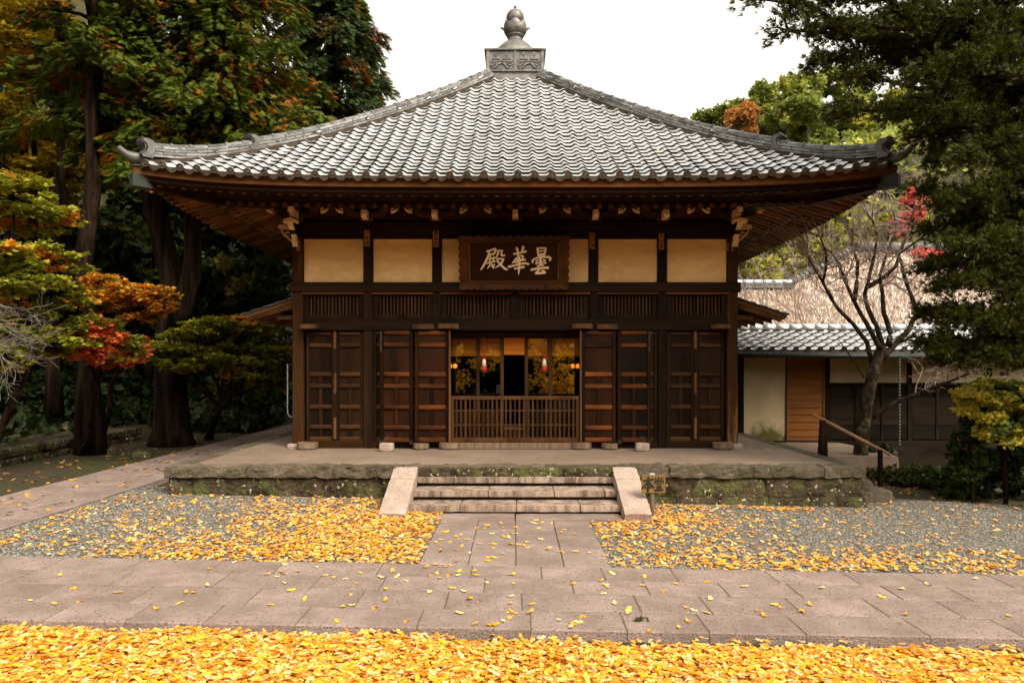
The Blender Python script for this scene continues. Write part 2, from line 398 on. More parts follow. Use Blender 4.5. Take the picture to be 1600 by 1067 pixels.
# window glass: clear, with a strong mirror image of the garden
_m = bpy.data.materials.new('glass')
_m.use_nodes = True
_t = _m.node_tree
_t.nodes.clear()
_o = _n(_t, 'OutputMaterial')
_g = _n(_t, 'BsdfGlossy')
_g.inputs['Roughness'].default_value = 0.015
_tr = _n(_t, 'BsdfTransparent')
_mx = _n(_t, 'MixShader')
_mx.inputs[0].default_value = 0.21
_t.links.new(_tr.outputs[0], _mx.inputs[1])
_t.links.new(_g.outputs[0], _mx.inputs[2])
_t.links.new(_mx.outputs[0], _o.inputs[0])
MATS['glass'] = _m
_m = bpy.data.materials.new('lantern_light')
_m.use_nodes = True
_b = _m.node_tree.nodes['Principled BSDF']
_b.inputs['Base Color'].default_value = (0.8, 0.35, 0.05, 1)
_b.inputs['Emission Color'].default_value = (1.0, 0.24, 0.012, 1)
_b.inputs['Emission Strength'].default_value = 0.22
MATS['lantern_light'] = _m


# ------------------------------------------------------------------ object helpers
def link(o, parent=None):
    COL.objects.link(o)
    if parent is not None:
        o.parent = parent
        o.matrix_parent_inverse = Matrix.Translation(-ROOT[parent.name]) if parent.name in ROOT else Matrix.Identity(4)
    return o


ROOT = {}


def tag(o, label=None, cat=None, group=None, kind=None):
    if label:
        o['label'] = label
    if cat:
        o['category'] = cat
    if group:
        o['group'] = group
    if kind:
        o['kind'] = kind
    return o


def thing(name, label, cat, loc=(0, 0, 0), group=None):
    o = bpy.data.objects.new(name, None)
    o.empty_display_size = 0.2
    COL.objects.link(o)
    o.location = loc
    ROOT[o.name] = Vector(loc)
    return tag(o, label, cat, group)


def sub_empty(name, parent):
    o = bpy.data.objects.new(name, None)
    o.empty_display_size = 0.2
    return link(o, parent)


def place(name, mesh, matrix=None, parent=None):
    o = bpy.data.objects.new(name, mesh)
    link(o, parent)
    if matrix is not None:
        o.matrix_basis = matrix
    return o


class MB:
    def __init__(s):
        s.v, s.f, s.sm = [], [], []

    def add(s, vs, fs, smooth=False):
        k = len(s.v)
        s.v.extend([tuple(p) for p in vs])
        s.f.extend([tuple(i + k for i in f) for f in fs])
        s.sm.extend([smooth] * len(fs))
        return s

    def box(s, x0, x1, y0, y1, z0, z1, ch=0.0):
        if ch <= 0:
            vs = [(x0, y0, z0), (x1, y0, z0), (x1, y1, z0), (x0, y1, z0), (x0, y0, z1), (x1, y0, z1), (x1, y1, z1), (x0, y1, z1)]
            s.add(vs, [(3, 2, 1, 0), (4, 5, 6, 7), (0, 1, 5, 4), (1, 2, 6, 5), (2, 3, 7, 6), (3, 0, 4, 7)])
        else:
            c = min(ch, (x1 - x0) * .45, (y1 - y0) * .45, (z1 - z0) * .45)
            vs = []
            for sx in (0, 1):
                for sy in (0, 1):
                    for sz in (0, 1):
                        X, Y, Z = (x0, x1)[sx], (y0, y1)[sy], (z0, z1)[sz]
                        ix, iy, iz = (1, -1)[sx] * c, (1, -1)[sy] * c, (1, -1)[sz] * c
                        vs += [(X, Y + iy, Z + iz), (X + ix, Y, Z + iz), (X + ix, Y + iy, Z)]
            I = lambda a, b, d, k: (a * 4 + b * 2 + d) * 3 + k
            fs = [(I(0, 0, 0, 0), I(0, 0, 1, 0), I(0, 1, 1, 0), I(0, 1, 0, 0)), (I(1, 0, 0, 0), I(1, 1, 0, 0), I(1, 1, 1, 0), I(1, 0, 1, 0)),
                  (I(0, 0, 0, 1), I(1, 0, 0, 1), I(1, 0, 1, 1), I(0, 0, 1, 1)), (I(0, 1, 0, 1), I(0, 1, 1, 1), I(1, 1, 1, 1), I(1, 1, 0, 1)),
                  (I(0, 0, 0, 2), I(0, 1, 0, 2), I(1, 1, 0, 2), I(1, 0, 0, 2)), (I(0, 0, 1, 2), I(1, 0, 1, 2), I(1, 1, 1, 2), I(0, 1, 1, 2))]
            for a in (0, 1):
                for b in (0, 1):
                    fs.append((I(a, b, 0, 0), I(a, b, 1, 0), I(a, b, 1, 1), I(a, b, 0, 1)))
                    fs.append((I(a, 0, b, 0), I(a, 1, b, 0), I(a, 1, b, 2), I(a, 0, b, 2)))
                    fs.append((I(0, a, b, 1), I(1, a, b, 1), I(1, a, b, 2), I(0, a, b, 2)))
                    for d in (0, 1):
                        fs.append((I(a, b, d, 0), I(a, b, d, 1), I(a, b, d, 2)))
            s.add(vs, fs)
        return s

    def prism(s, poly, axis, a, b):
        """poly: list of 2-tuples in the plane across axis ('x': (y,z), 'y': (x,z), 'z': (x,y))"""
        def P(p, d):
            return (d, p[0], p[1]) if axis == 'x' else (p[0], d, p[1]) if axis == 'y' else (p[0], p[1], d)
        n = len(poly)
        vs = [P(p, a) for p in poly] + [P(p, b) for p in poly]
        fs = [tuple(range(n - 1, -1, -1)), tuple(range(n, 2 * n))]
        fs += [(i, (i + 1) % n, n + (i + 1) % n, n + i) for i in range(n)]
        return s.add(vs, fs)

    def tube(s, pts, rad, n=8, cap=True, smooth=True, flat=1.0):
        pts = [Vector(p) for p in pts]
        if not isinstance(rad, (list, tuple)):
            rad = [rad] * len(pts)
        up = Vector((0.13, 0.21, 1)).normalized()
        vs, fs = [], []
        N = len(pts)
        for i, p in enumerate(pts):
            d = (pts[min(i + 1, N - 1)] - pts[max(i - 1, 0)])
            if d.length < 1e-9:
                d = Vector((0, 0, 1))
            d.normalize()
            a = d.cross(up)
            if a.length < 0.05:
                a = d.cross(Vector((1, 0, 0)))
            a.normalize()
            b = a.cross(d)
            for k in range(n):
                t = 2 * PI * k / n
                vs.append(p + (a * math.cos(t) + b * math.sin(t) * flat) * rad[i])
        for i in range(N - 1):
            for k in range(n):
                k2 = (k + 1) % n
                fs.append((i * n + k, i * n + k2, (i + 1) * n + k2, (i + 1) * n + k))
        s.add(vs, fs, smooth)
        if cap:
            k = len(s.v) - len(vs)
            s.f.append(tuple(k + j for j in range(n - 1, -1, -1)))
            s.f.append(tuple(k + (N - 1) * n + j for j in range(n)))
            s.sm += [False, False]
        return s

    def lathe(s, prof, c=(0, 0, 0), n=24, smooth=True, fn=None):
        vs, fs = [], []
        for (r, z) in prof:
            for k in range(n):
                t = 2 * PI * k / n
                rr = r * (fn(t, z) if fn else 1)
                vs.append((c[0] + rr * math.cos(t), c[1] + rr * math.sin(t), c[2] + z))
        for i in range(len(prof) - 1):
            for k in range(n):
                k2 = (k + 1) % n
                fs.append((i * n + k, i * n + k2, (i + 1) * n + k2, (i + 1) * n + k))
        s.add(vs, fs, smooth)
        k = len(s.v) - len(vs)
        s.f.append(tuple(k + j for j in range(n - 1, -1, -1)))
        s.f.append(tuple(k + (len(prof) - 1) * n + j for j in range(n)))
        s.sm += [False, False]
        return s

    def ball(s, c, r, n=10, sq=(1, 1, 1)):
        prof = [(max(1e-4, math.sin(PI * i / n)), -math.cos(PI * i / n)) for i in range(n + 1)]
        m = MB().lathe(prof, n=n + 2)
        return s.add([(c[0] + p[0] * r * sq[0], c[1] + p[1] * r * sq[1], c[2] + p[2] * r * sq[2]) for p in m.v], m.f, True)

    def xf(s, M):
        s.v = [tuple(M @ Vector(p)) for p in s.v]
        return s

    def mesh(s, name, material):
        me = bpy.data.meshes.new(name)
        me.from_pydata(s.v, [], s.f)
        me.polygons.foreach_set('use_smooth', s.sm)
        for m in (material if isinstance(material, (list, tuple)) else [material]):
            me.materials.append(MATS[m])
        me.update()
        return me

    def build(s, name, material, parent=None):
        o = bpy.data.objects.new(name, s.mesh(name, material))
        return link(o, parent)


def bx(name, m, parent, x0, x1, y0, y1, z0, z1, ch=0.006):
    return MB().box(min(x0, x1), max(x0, x1), min(y0, y1), max(y0, y1), min(z0, z1), max(z0, z1), ch).build(name, m, parent)


def rough_stone(x0, x1, y0, y1, z0, z1, jit=0.012, rnd=0.02, n=(6, 3, 3), seed=0, freq=7.0, taper=None):
    """a dressed stone with worn edges: a gridded box pushed about by noise"""
    m = MB()
    nx, ny, nz = n
    idx = {}

    def P(i, j, k):
        key = (i, j, k)
        if key not in idx:
            u, v, w = i / nx, j / ny, k / nz
            x, y, z = x0 + (x1 - x0) * u, y0 + (y1 - y0) * v, z0 + (z1 - z0) * w
            q = Vector((x, y, z)) * freq + Vector((seed * 3.1, seed * 1.7, seed * 2.3))
            d = noise.noise_vector(q) * jit + noise.noise_vector(q * 2.7) * jit * 0.5
            ex = (u in (0, 1)) + (v in (0, 1)) + (w in (0, 1))
            r = rnd * (0 if ex < 2 else 0.55 if ex == 2 else 1.0)
            cx, cy, cz = (x0 + x1) / 2, (y0 + y1) / 2, (z0 + z1) / 2
            p = Vector((x - math.copysign(r, x - cx) * (u in (0, 1)), y - math.copysign(r, y - cy) * (v in (0, 1)), z - math.copysign(r, z - cz) * (w in (0, 1)))) + d
            if taper:
                p = taper(p)
            idx[key] = len(m.v)
            m.v.append(tuple(p))
        return idx[key]
    for i in range(nx):
        for j in range(ny):
            m.f += [(P(i, j, 0), P(i, j + 1, 0), P(i + 1, j + 1, 0), P(i + 1, j, 0)), (P(i, j, nz), P(i + 1, j, nz), P(i + 1, j + 1, nz), P(i, j + 1, nz))]
    for i in range(nx):
        for k in range(nz):
            m.f += [(P(i, 0, k), P(i + 1, 0, k), P(i + 1, 0, k + 1), P(i, 0, k + 1)), (P(i, ny, k), P(i, ny, k + 1), P(i + 1, ny, k + 1), P(i + 1, ny, k))]
    for j in range(ny):
        for k in range(nz):
            m.f += [(P(0, j, k), P(0, j, k + 1), P(0, j + 1, k + 1), P(0, j + 1, k)), (P(nx, j, k), P(nx, j + 1, k), P(nx, j + 1, k + 1), P(nx, j, k + 1))]
    m.sm = [False] * len(m.f)
    return m


def strokes(lines, sx, sy, ox, oy, depth=0.012):
    """brush strokes: each a list of (x, y, width) in picture units (y down); returns an MB in the (u, n, v) frame"""
    m = MB()
    for q, ln in enumerate(lines):
        pts = [((x - ox) * sx, -(y - oy) * sy, w * sx * 0.5) for (x, y, w) in ln]
        L_, R_ = [], []
        for i, (x, y, w) in enumerate(pts):
            a = pts[max(0, i - 1)]
            b = pts[min(len(pts) - 1, i + 1)]
            dx, dy = b[0] - a[0], b[1] - a[1]
            l = math.hypot(dx, dy) or 1
            nx_, ny_ = -dy / l, dx / l
            L_.append((x + nx_ * w, y + ny_ * w))
            R_.append((x - nx_ * w, y - ny_ * w))

        def cap(p, a, b):
            d = math.hypot(a[0] - b[0], a[1] - b[1])
            l = math.hypot(p[0], p[1]) or 1
            return (p[0] / l * d * 0.42, p[1] / l * d * 0.42)
        e0 = cap((pts[0][0] - pts[1][0], pts[0][1] - pts[1][1]), L_[0], R_[0])
        e1 = cap((pts[-1][0] - pts[-2][0], pts[-1][1] - pts[-2][1]), L_[-1], R_[-1])
        mid0 = (pts[0][0] + e0[0], pts[0][1] + e0[1])
        mid1 = (pts[-1][0] + e1[0], pts[-1][1] + e1[1])
        dn = depth + q * 0.0004
        top = []
        n = len(pts)
        vs = []
        for p in L_ + R_ + [mid0, mid1]:
            vs.append((p[0], -dn, p[1]))
        for p in L_ + R_ + [mid0, mid1]:
            vs.append((p[0], 0, p[1]))
        k = 2 * n + 2
        fs = [(i, i + 1, n + i + 1, n + i) for i in range(n - 1)] + [(2 * n, 0, n), (2 * n + 1, 2 * n - 1, n - 1)]
        ring = [2 * n] + list(range(0, n)) + [2 * n + 1] + list(range(2 * n - 1, n - 1, -1))
        for i in range(len(ring)):
            a, b = ring[i], ring[(i + 1) % len(ring)]
            fs.append((a, b, b + k, a + k))
        m.add(vs, fs)
    return m


# ------------------------------------------------------------------ scattered meshes (foliage, leaves)
def big_mesh(name, V, F, material, smooth=False):
    """V (N,3) array, F (M,k) array of equal sized polygons"""
    me = bpy.data.meshes.new(name)
    V = np.ascontiguousarray(V, dtype=np.float32)
    F = np.ascontiguousarray(F, dtype=np.int32)
    me.vertices.add(len(V))
    me.vertices.foreach_set('co', V.ravel())
    k = F.shape[1]
    me.loops.add(F.size)
    me.loops.foreach_set('vertex_index', F.ravel())
    me.polygons.add(len(F))
    me.polygons.foreach_set('loop_start', np.arange(0, F.size, k, dtype=np.int32))
    me.polygons.foreach_set('loop_total', np.full(len(F), k, dtype=np.int32))
    me.polygons.foreach_set('use_smooth', np.full(len(F), smooth, dtype=bool))
    me.materials.append(MATS[material])
    me.update(calc_edges=True)
    return me


def rots(yaw, pitch, roll):
    cy, sy, cp, sp, cr, sr = np.cos(yaw), np.sin(yaw), np.cos(pitch), np.sin(pitch), np.cos(roll), np.sin(roll)
    n = len(yaw)
    Rz = np.zeros((n, 3, 3)); Ry = np.zeros((n, 3, 3)); Rx = np.zeros((n, 3, 3))
    Rz[:, 0, 0] = cy; Rz[:, 0, 1] = -sy; Rz[:, 1, 0] = sy; Rz[:, 1, 1] = cy; Rz[:, 2, 2] = 1
    Ry[:, 0, 0] = cp; Ry[:, 0, 2] = sp; Ry[:, 1, 1] = 1; Ry[:, 2, 0] = -sp; Ry[:, 2, 2] = cp
    Rx[:, 0, 0] = 1; Rx[:, 1, 1] = cr; Rx[:, 1, 2] = -sr; Rx[:, 2, 1] = sr; Rx[:, 2, 2] = cr
    return Rz @ Ry @ Rx


def scatter(tv, tf, P, yaw, pitch, roll, size):
    P = np.asarray(P, dtype=np.float64)
    n = len(P)
    size = np.broadcast_to(np.asarray(size, dtype=np.float64), (n,))
    M = rots(yaw, pitch, roll) * size[:, None, None]
    V = np.einsum('nij,kj->nki', M, tv) + P[:, None, :]
    F = tf[None, :, :] + (np.arange(n) * len(tv))[:, None, None]
    return V.reshape(-1, 3), F.reshape(-1, tf.shape[1])


def tmpl_fan():      # ginkgo leaf: a notched fan, cupped, with a stalk
    v = [(0, 0, 0)]
    for i, a in enumerate((-66, -33, -6, 6, 33, 66)):
        r = (0.92, 1.02, 1.0, 1.0, 1.02, 0.92)[i]
        if i in (2, 3):
            r = 0.80
        v.append((r * math.cos(R(a)), r * math.sin(R(a)), 0.10 * abs(math.sin(R(a))) + (0.07 if i % 2 else -0.02)))
    v += [(-0.62, 0.03, 0.05), (-0.62, -0.01, 0.05)]
    f = [(0, 1, 2), (0, 2, 3), (0, 4, 5), (0, 5, 6), (0, 7, 8)]
    v = np.array(v)
    v[:, 0] -= 0.3
    return v, np.array(f)


def tmpl_leaf(w=0.32, fold=0.12):
    return np.array([(0, 0, 0), (0.5, w, fold), (1, 0, -0.05), (0.5, -w, fold)], dtype=float), np.array([(0, 2, 1), (0, 3, 2)])


def tmpl_sprig(n=5, w=0.30, spread=0.9):
    vs, fs = [], []
    for i in range(n):
        a = (i / (n - 1) - 0.5) * 2 * spread
        o = 0.12 + 0.5 * (1 - abs(i / (n - 1) - 0.5) * 2)
        l = 0.52
        c, s_ = math.cos(a), math.sin(a)
        base = np.array((o * 0.55, 0, 0.02 * i))
        d = np.array((c, s_, -0.12 * (i % 2)))
        p = np.array((-s_, c, 0.1))
        k = len(vs)
        vs += [base, base + d * l * 0.5 + p * w * l, base + d * l, base + d * l * 0.5 - p * w * l]
        fs += [(k, k + 2, k + 1), (k, k + 3, k + 2)]
    return np.array(vs), np.array(fs)


def tmpl_spray():    # flat scale-leaf spray of a cypress
    vs, fs = [], []
    def blade(b, d, l, w):
        d = np.array(d, float); d /= np.linalg.norm(d)
        p = np.array((-d[1], d[0], 0.0))
        k = len(vs)
        b = np.array(b, float)
        vs.extend([b + p * w * 0.5, b - p * w * 0.5, b + d * l])
        fs.append((k, k + 1, k + 2))
    blade((0, 0, 0), (1, 0, -0.1), 1.0, 0.12)
    for i in range(4):
        x = 0.16 + i * 0.19
        l = 0.50 - i * 0.08
        blade((x, 0, 0.0), (0.8, 0.75, -0.12), l, 0.15)
        blade((x + 0.07, 0, 0.0), (0.8, -0.75, -0.12), l, 0.15)
    return np.array(vs), np.array(fs)


def tmpl_tuft(n=7):
    vs, fs = [], []
    for i in range(n):
        a = 2 * PI * i / n
        tilt = 0.35 + 0.5 * ((i * 7) % 5) / 5
        d = np.array((math.cos(tilt), math.sin(tilt) * math.cos(a), math.sin(tilt) * math.sin(a)))
        p = np.cross(d, (0.3, 0.2, 1.0)); p /= np.linalg.norm(p)
        k = len(vs)
        l = 0.75 + 0.25 * ((i * 3) % 4) / 4
        vs += [p * 0.065, -p * 0.065, d * l * 0.6 + p * 0.07, d * l]
        fs += [(k, k + 1, k + 2), (k + 1, k + 3, k + 2)]
    return np.array(vs), np.array(fs)


FAN, LEAF, SPRIG, SPRAY, TUFT = tmpl_fan(), tmpl_leaf(), tmpl_sprig(), tmpl_spray(), tmpl_tuft()


def ellipsoid_points(n, c, r, shell=0.55):
    d = RNG.normal(size=(n, 3))
    d /= np.linalg.norm(d, axis=1)[:, None]
    rad = shell + (1 - shell) * RNG.random(n) ** 0.6
    return np.array(c)[None] + d * rad[:, None] * np.array(r)[None], d


def foliage(name, parent, material, P, size, tm=SPRIG, yaw=None, pitch=None, roll=None, var=0.35, flat=0.6):
    n = len(P)
    yaw = RNG.random(n) * 2 * PI if yaw is None else yaw
    pitch = RNG.normal(0, flat, n) if pitch is None else pitch
    roll = RNG.normal(0, flat, n) if roll is None else roll
    V, F = scatter(tm[0], tm[1], P, yaw, pitch, roll, size * (1 + RNG.uniform(-var, var, n)))
    o = bpy.data.objects.new(name, big_mesh(name, V, F, material))
    return link(o, parent)

# ================================================================== THE SETTING
def clamp(x, a, b):
    return max(a, min(b, x))


def sstep(a, b, x):
    t = clamp((x - a) / (b - a), 0, 1)
    return t * t * (3 - 2 * t)


def gz(x, y=0):
    """level of the court: it falls gently to the right"""
    return -0.0187 * clamp(x, -9, 9)


def terrain(x, y):
    z = gz(x) - 0.06
    if x < -9.4:
        z += 0.30 * sstep(-9.4, -9.9, x) if y > 3 else 0.12 * sstep(-9.4, -12, x)
    z += 0.45 * max(0, -x - 14) * sstep(6, 14, y) + 0.10 * max(0, -x - 14)
    z += 0.30 * max(0, x - 16)
    if y > 27:
        z += 14.5 * sstep(27, 46, y) + 0.10 * max(0, y - 46)
    if x < -7 and y > 20:
        z += 0.35 * min(12, y - 20) * sstep(-7, -11, x)
    if y < -12:
        z += 0.35 * (-12 - y)
    r = max(abs(x) - 10, 0) + max(y - 20, 0) + max(-y - 6, 0)
    z += noise.noise(Vector((x * 0.16, y * 0.16, 3.3))) * min(1.2, r * 0.12)
    return z


def sheet(xs, ys, fz):
    m = MB()
    nx, ny = len(xs), len(ys)
    m.v = [(x, y, fz(x, y)) for y in ys for x in xs]
    m.f = [(j * nx + i, j * nx + i + 1, (j + 1) * nx + i + 1, (j + 1) * nx + i) for j in range(ny - 1) for i in range(nx - 1)]
    m.sm = [True] * len(m.f)
    return m


def lin(a, b, n):
    return [a + (b - a) * i / (n - 1) for i in range(n)]


xs = lin(-150, -22, 33) + lin(-20.5, -10.2, 12) + [-9.9, -9.4, -9.0] + lin(-8, 9, 18) + lin(10.5, 22, 10) + lin(25, 150, 32)
ys = lin(-120, -12, 25) + lin(-10, 27, 32) + lin(28, 60, 24) + lin(64, 200, 30)
ground = sheet(xs, ys, terrain).build('ground', 'dirt')
tag(ground, 'mossy brown earth of the temple court', kind='structure')

# gravel beds either side of the walk
PATH_Y0, PATH_Y1 = 4.97, 6.57
def grav_edge(x, y):
    e = sstep(7.6, 9.6, x + 1.3 * noise.noise(Vector((x * .5, y * .6, 1)))) + sstep(10.2, 11.2, y + 0.5 * noise.noise(Vector((x * .9, 7, 2)))) * (x > 5.2)
    return gz(x) - 0.075 * clamp(e, 0, 1) + 0.004 * noise.noise(Vector((x * 3, y * 3, 0)))
g1 = sheet(lin(-5.72, -0.92, 40), lin(PATH_Y1, 10.2, 24), lambda x, y: gz(x) + 0.004 * noise.noise(Vector((x * 3, y * 3, 0)))).build('gravel', 'gravel')
tag(g1, 'grey gravel bed between the side path and the walk', kind='structure')
g2 = sheet(lin(0.92, 10.5, 70), lin(PATH_Y1, 11.6, 34), grav_edge).build('gravel', 'gravel')
tag(g2, 'grey gravel bed to the right of the walk', kind='structure')


def slab(x0, x1, y0, y1, top, th=0.1, ch=0.008, dz=(0, 0, 0, 0)):
    """paving slab with a chamfered rim that follows the fall of the court"""
    m = MB()
    c = [(x0, y0), (x1, y0), (x1, y1), (x0, y1)]
    ci = [(x0 + ch, y0 + ch), (x1 - ch, y0 + ch), (x1 - ch, y1 - ch), (x0 + ch, y1 - ch)]
    v = [(p[0], p[1], top(p[0], p[1]) - th) for p in c]
    v += [(p[0], p[1], top(p[0], p[1]) - ch + dz[i]) for i, p in enumerate(c)]
    v += [(p[0], p[1], top(p[0], p[1]) + dz[i]) for i, p in enumerate(ci)]
    f = [(8, 9, 10, 11)] + [(i, (i + 1) % 4, 4 + (i + 1) % 4, 4 + i) for i in range(4)] + [(4 + i, 4 + (i + 1) % 4, 8 + (i + 1) % 4, 8 + i) for i in range(4)]
    return m.add(v, f)


def jz(a=0.0022):
    return [random.uniform(-a, a) for _ in range(4)]


ptop = lambda x, y: gz(x) + 0.022
road = sheet(lin(-10.5, 10.5, 30), [PATH_Y0 + 0.012, PATH_Y1 - 0.012], lambda x, y: gz(x) + 0.018).build('path', 'joint')
tag(road, 'broad stone paved path crossing in front of the hall', kind='structure')
rows = [PATH_Y0, 5.36, 5.78, 6.17, PATH_Y1]
for r in range(4):
    x = -10.4 + random.uniform(0, 0.6)
    while x < 10.3:
        w = random.uniform(0.55, 0.95)
        g = 0.002
        slab(x + g, min(x + w, 10.45) - g, rows[r] + g, rows[r + 1] - g, ptop, dz=jz()).build('paving_slab', 'paving', road)
        x += w
walk = sheet(lin(-0.93, 0.93, 3), [PATH_Y1 + 0.01, 8.56], lambda x, y: gz(x) + 0.010).build('walk', 'joint')
tag(walk, 'stone paved walk leading up to the steps', kind='structure')
cols = [-0.93, -0.46, 0.003, 0.47, 0.93]
for c in range(4):
    y = PATH_Y1
    first = True
    while y < 8.5:
        h = random.uniform(0.45, 0.95)
        if 8.56 - (y + h) < 0.3:
            h = 8.56 - y
        slab(cols[c] + 0.004, cols[c + 1] - 0.004, y + 0.004, y + h - 0.004, ptop, dz=jz()).build('paving_slab', 'paving', walk)
        y += h
side = sheet([-7.1, -6.4, -5.71], lin(PATH_Y1 + 0.02, 27, 20), lambda x, y: gz(x) + 0.010).build('side_path', 'joint')
tag(side, 'stone paved side path running back past the hall into the wood', kind='structure')
sc = [-7.1, -6.62, -6.15, -5.71]
for c in range(3):
    y = PATH_Y1 + 0.01 + 0.2 * c
    if c:
        slab(sc[c] + .006, sc[c + 1] - .006, PATH_Y1 + .012, y - .006, ptop).build('paving_slab', 'paving', side)
    while y < 27:
        h = random.uniform(0.9, 1.5)
        slab(sc[c] + 0.004, sc[c + 1] - 0.004, y + 0.004, y + h - 0.004, ptop, dz=jz()).build('paving_slab', 'paving', side)
        y += h

# ================================================================== STONE PLATFORM
PZ, PX, PY0, PY1 = 0.50, 5.07, 9.84, 21.6
plat = thing('stone_platform', 'low mossy stone platform carrying the temple hall', 'platform', (0, PY0, 0))
top = MB().box(-PX + 0.30, PX - 0.30, PY0 + 0.26, PY1, -0.1, PZ - 0.004, 0.0).build('deck', 'concrete', plat)
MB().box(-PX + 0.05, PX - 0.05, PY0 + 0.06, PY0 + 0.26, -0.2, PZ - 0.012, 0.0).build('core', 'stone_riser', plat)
# kerb stones along the front and sides, cut back where the steps meet it
x = -PX
k = 0
while x < PX - 0.05:
    w = random.uniform(0.85, 1.25)
    if PX - (x + w) < 0.5:
        w = PX - x
    rough_stone(x + 0.003, x + w - 0.003, PY0, PY0 + 0.34, PZ - 0.165, PZ, jit=0.022, rnd=0.008, n=(14, 4, 4), seed=k, freq=9).build('kerb_stone', 'stone_kerb', plat)
    x += w
    k += 1
for sx in (-1, 1):
    y = PY0 + 0.345
    while y < PY1:
        w = random.uniform(0.9, 1.3)
        a, b = sorted((sx * PX, sx * (PX - 0.30)))
        rough_stone(a, b, y + 0.003, y + w - 0.003, PZ - 0.165, PZ, jit=0.012, rnd=0.014, n=(3, 6, 3), seed=k).build('kerb_stone', 'stone_kerb', plat)
        y += w
        k += 1
# wall blocks below, battered outwards to the foot
def batter(p):
    d = max(0, PZ - 0.17 - p.z)
    return Vector((p.x + (0.17 * d if p.x > 4.6 else -0.10 * d if p.x < -4.6 else 0), p.y - 0.03 * d, p.z))
for row in range(2):
    x = -PX + 0.06
    while x < PX - 0.1:
        w = random.uniform(0.55, 1.15)
        if PX - 0.06 - (x + w) < 0.4:
            w = PX - 0.06 - x
        zt = PZ - 0.175 if row == 0 else PZ - 0.175 - 0.27
        zb = PZ - 0.175 - 0.265 if row == 0 else gz(x) - 0.25
        if zb < zt - 0.03:
            rough_stone(x + 0.001, x + w - 0.001, PY0 + 0.055 - row * 0.02, PY0 + 0.30, zb, zt, jit=0.012, rnd=0.004, n=(8, 3, 5), seed=k, taper=batter).build('wall_block', 'stone_moss', plat)
        x += w
        k += 1
for sx in (-1, 1):
    y = PY0 + 0.305
    while y < PY1:
        w = random.uniform(0.7, 1.2)
        a, b = sorted((sx * (PX - 0.055), sx * (PX - 0.28)))
        rough_stone(a, b, y + 0.004, y + w - 0.004, gz(sx * 5) - 0.2, PZ - 0.175, jit=0.014, rnd=0.012, n=(2, 6, 4), seed=k, taper=batter).build('wall_block', 'stone_moss', plat)
        y += w
        k += 1

# ================================================================== STONE STEPS
st = thing('stone_steps', 'three broad stone steps between two sloping cheek stones', 'steps', (0, 9.2, 0))
for i, (yn, zt) in enumerate(((9.66, 0.375), (9.28, 0.25), (8.91, 0.125))):
    x = -1.385
    cuts = ([-0.86, 0.05, 0.85], [-0.36, 0.53, 1.22], [-0.72, 0.02, 0.85])[i]
    for c in cuts + [1.385]:
        rough_stone(x + 0.0025, c - 0.0025, yn, yn + 0.41, zt - 0.082, zt, jit=0.0035, rnd=0.004, n=(10, 3, 2), seed=k, freq=9).build('tread', 'stone_step', st)
        x = c
        k += 1
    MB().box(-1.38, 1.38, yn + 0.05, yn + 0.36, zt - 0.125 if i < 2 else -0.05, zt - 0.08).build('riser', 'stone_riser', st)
MB().box(-1.38, 1.38, 9.72, 9.835, 0.2, PZ - 0.008).build('top_riser', 'stone_moss', st)
rough_stone(-1.36, -0.005, 8.575, 8.95, -0.06, 0.026, jit=0.003, rnd=0.008, n=(8, 3, 2), seed=91).build('sill_stone', 'paving', st)
rough_stone(0.005, 1.36, 8.575, 8.95, -0.08, 0.020, jit=0.003, rnd=0.008, n=(8, 3, 2), seed=92).build('sill_stone', 'paving', st)
for sx in (-1, 1):
    g0 = gz(sx * 1.55) - 0.06
    def cheek(prof, nm):
        m = MB()
        a, b = sorted((sx * 1.385, sx * 1.725))
        poly = prof
        mm = MB().prism(poly, 'x', a, b)
        return mm
    # the sloping top stone is cut in two
    ang = math.atan2(0.50 - 0.085, 9.70 - 8.60)
    for (t0, t1) in ((0.0, 0.745), (0.752, 1.0)):
        def lp(t, d):
            return (8.60 + (9.70 - 8.60) * t + d * math.sin(ang), 0.085 + (0.50 - 0.085) * t - d * math.cos(ang))
        a, b = sorted((sx * 1.385, sx * 1.725))
        m = rough_stone(0, 1, a, b, 0, 1, jit=0.0, rnd=0.0, n=(10, 4, 3))
        vv = []
        for q, p in enumerate(m.v):
            t = t0 + (t1 - t0) * p[0]
            yy, zz = lp(t, 0.19 * (1 - p[2]))
            nn = noise.noise_vector(Vector((t * 13, p[1] * 9, p[2] * 3 + sx))) * 0.007
            edge = 0.010 * (abs(p[1] - (a + b) / 2) > 0.165) * (p[2] > 0.9)
            vv.append((p[1] + nn.x, yy + nn.y - (0.0), zz + nn.z - edge))
        m.v = vv
        m.build('cheek_stone', 'granite', st)
    a, b = sorted((sx * 1.395, sx * 1.715))
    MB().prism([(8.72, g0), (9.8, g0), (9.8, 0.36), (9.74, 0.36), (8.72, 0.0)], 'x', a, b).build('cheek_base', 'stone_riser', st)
    m = rough_stone(min(sx * 1.39, sx * 1.72), max(sx * 1.39, sx * 1.72), 9.685, 9.86, 0.30, 0.502, jit=0.005, rnd=0.01, n=(4, 3, 3), seed=k)
    m.build('cheek_stone', 'granite', st)

# ================================================================== TEMPLE HALL
YF = 12.10           # front face of the columns
YB = 19.9
YC = 15.98           # roof centre
XE = 5.78            # half width at the eaves
XC = [-3.855, -2.61, -1.39, 1.39, 2.61, 3.855]
hall = thing('temple_hall', 'square wooden temple hall under a grey tiled pyramid roof', 'temple', (0, YF, PZ))
ZF = lambda y: HC + (575 - y) / 88.2      # height of photo row y on the facade

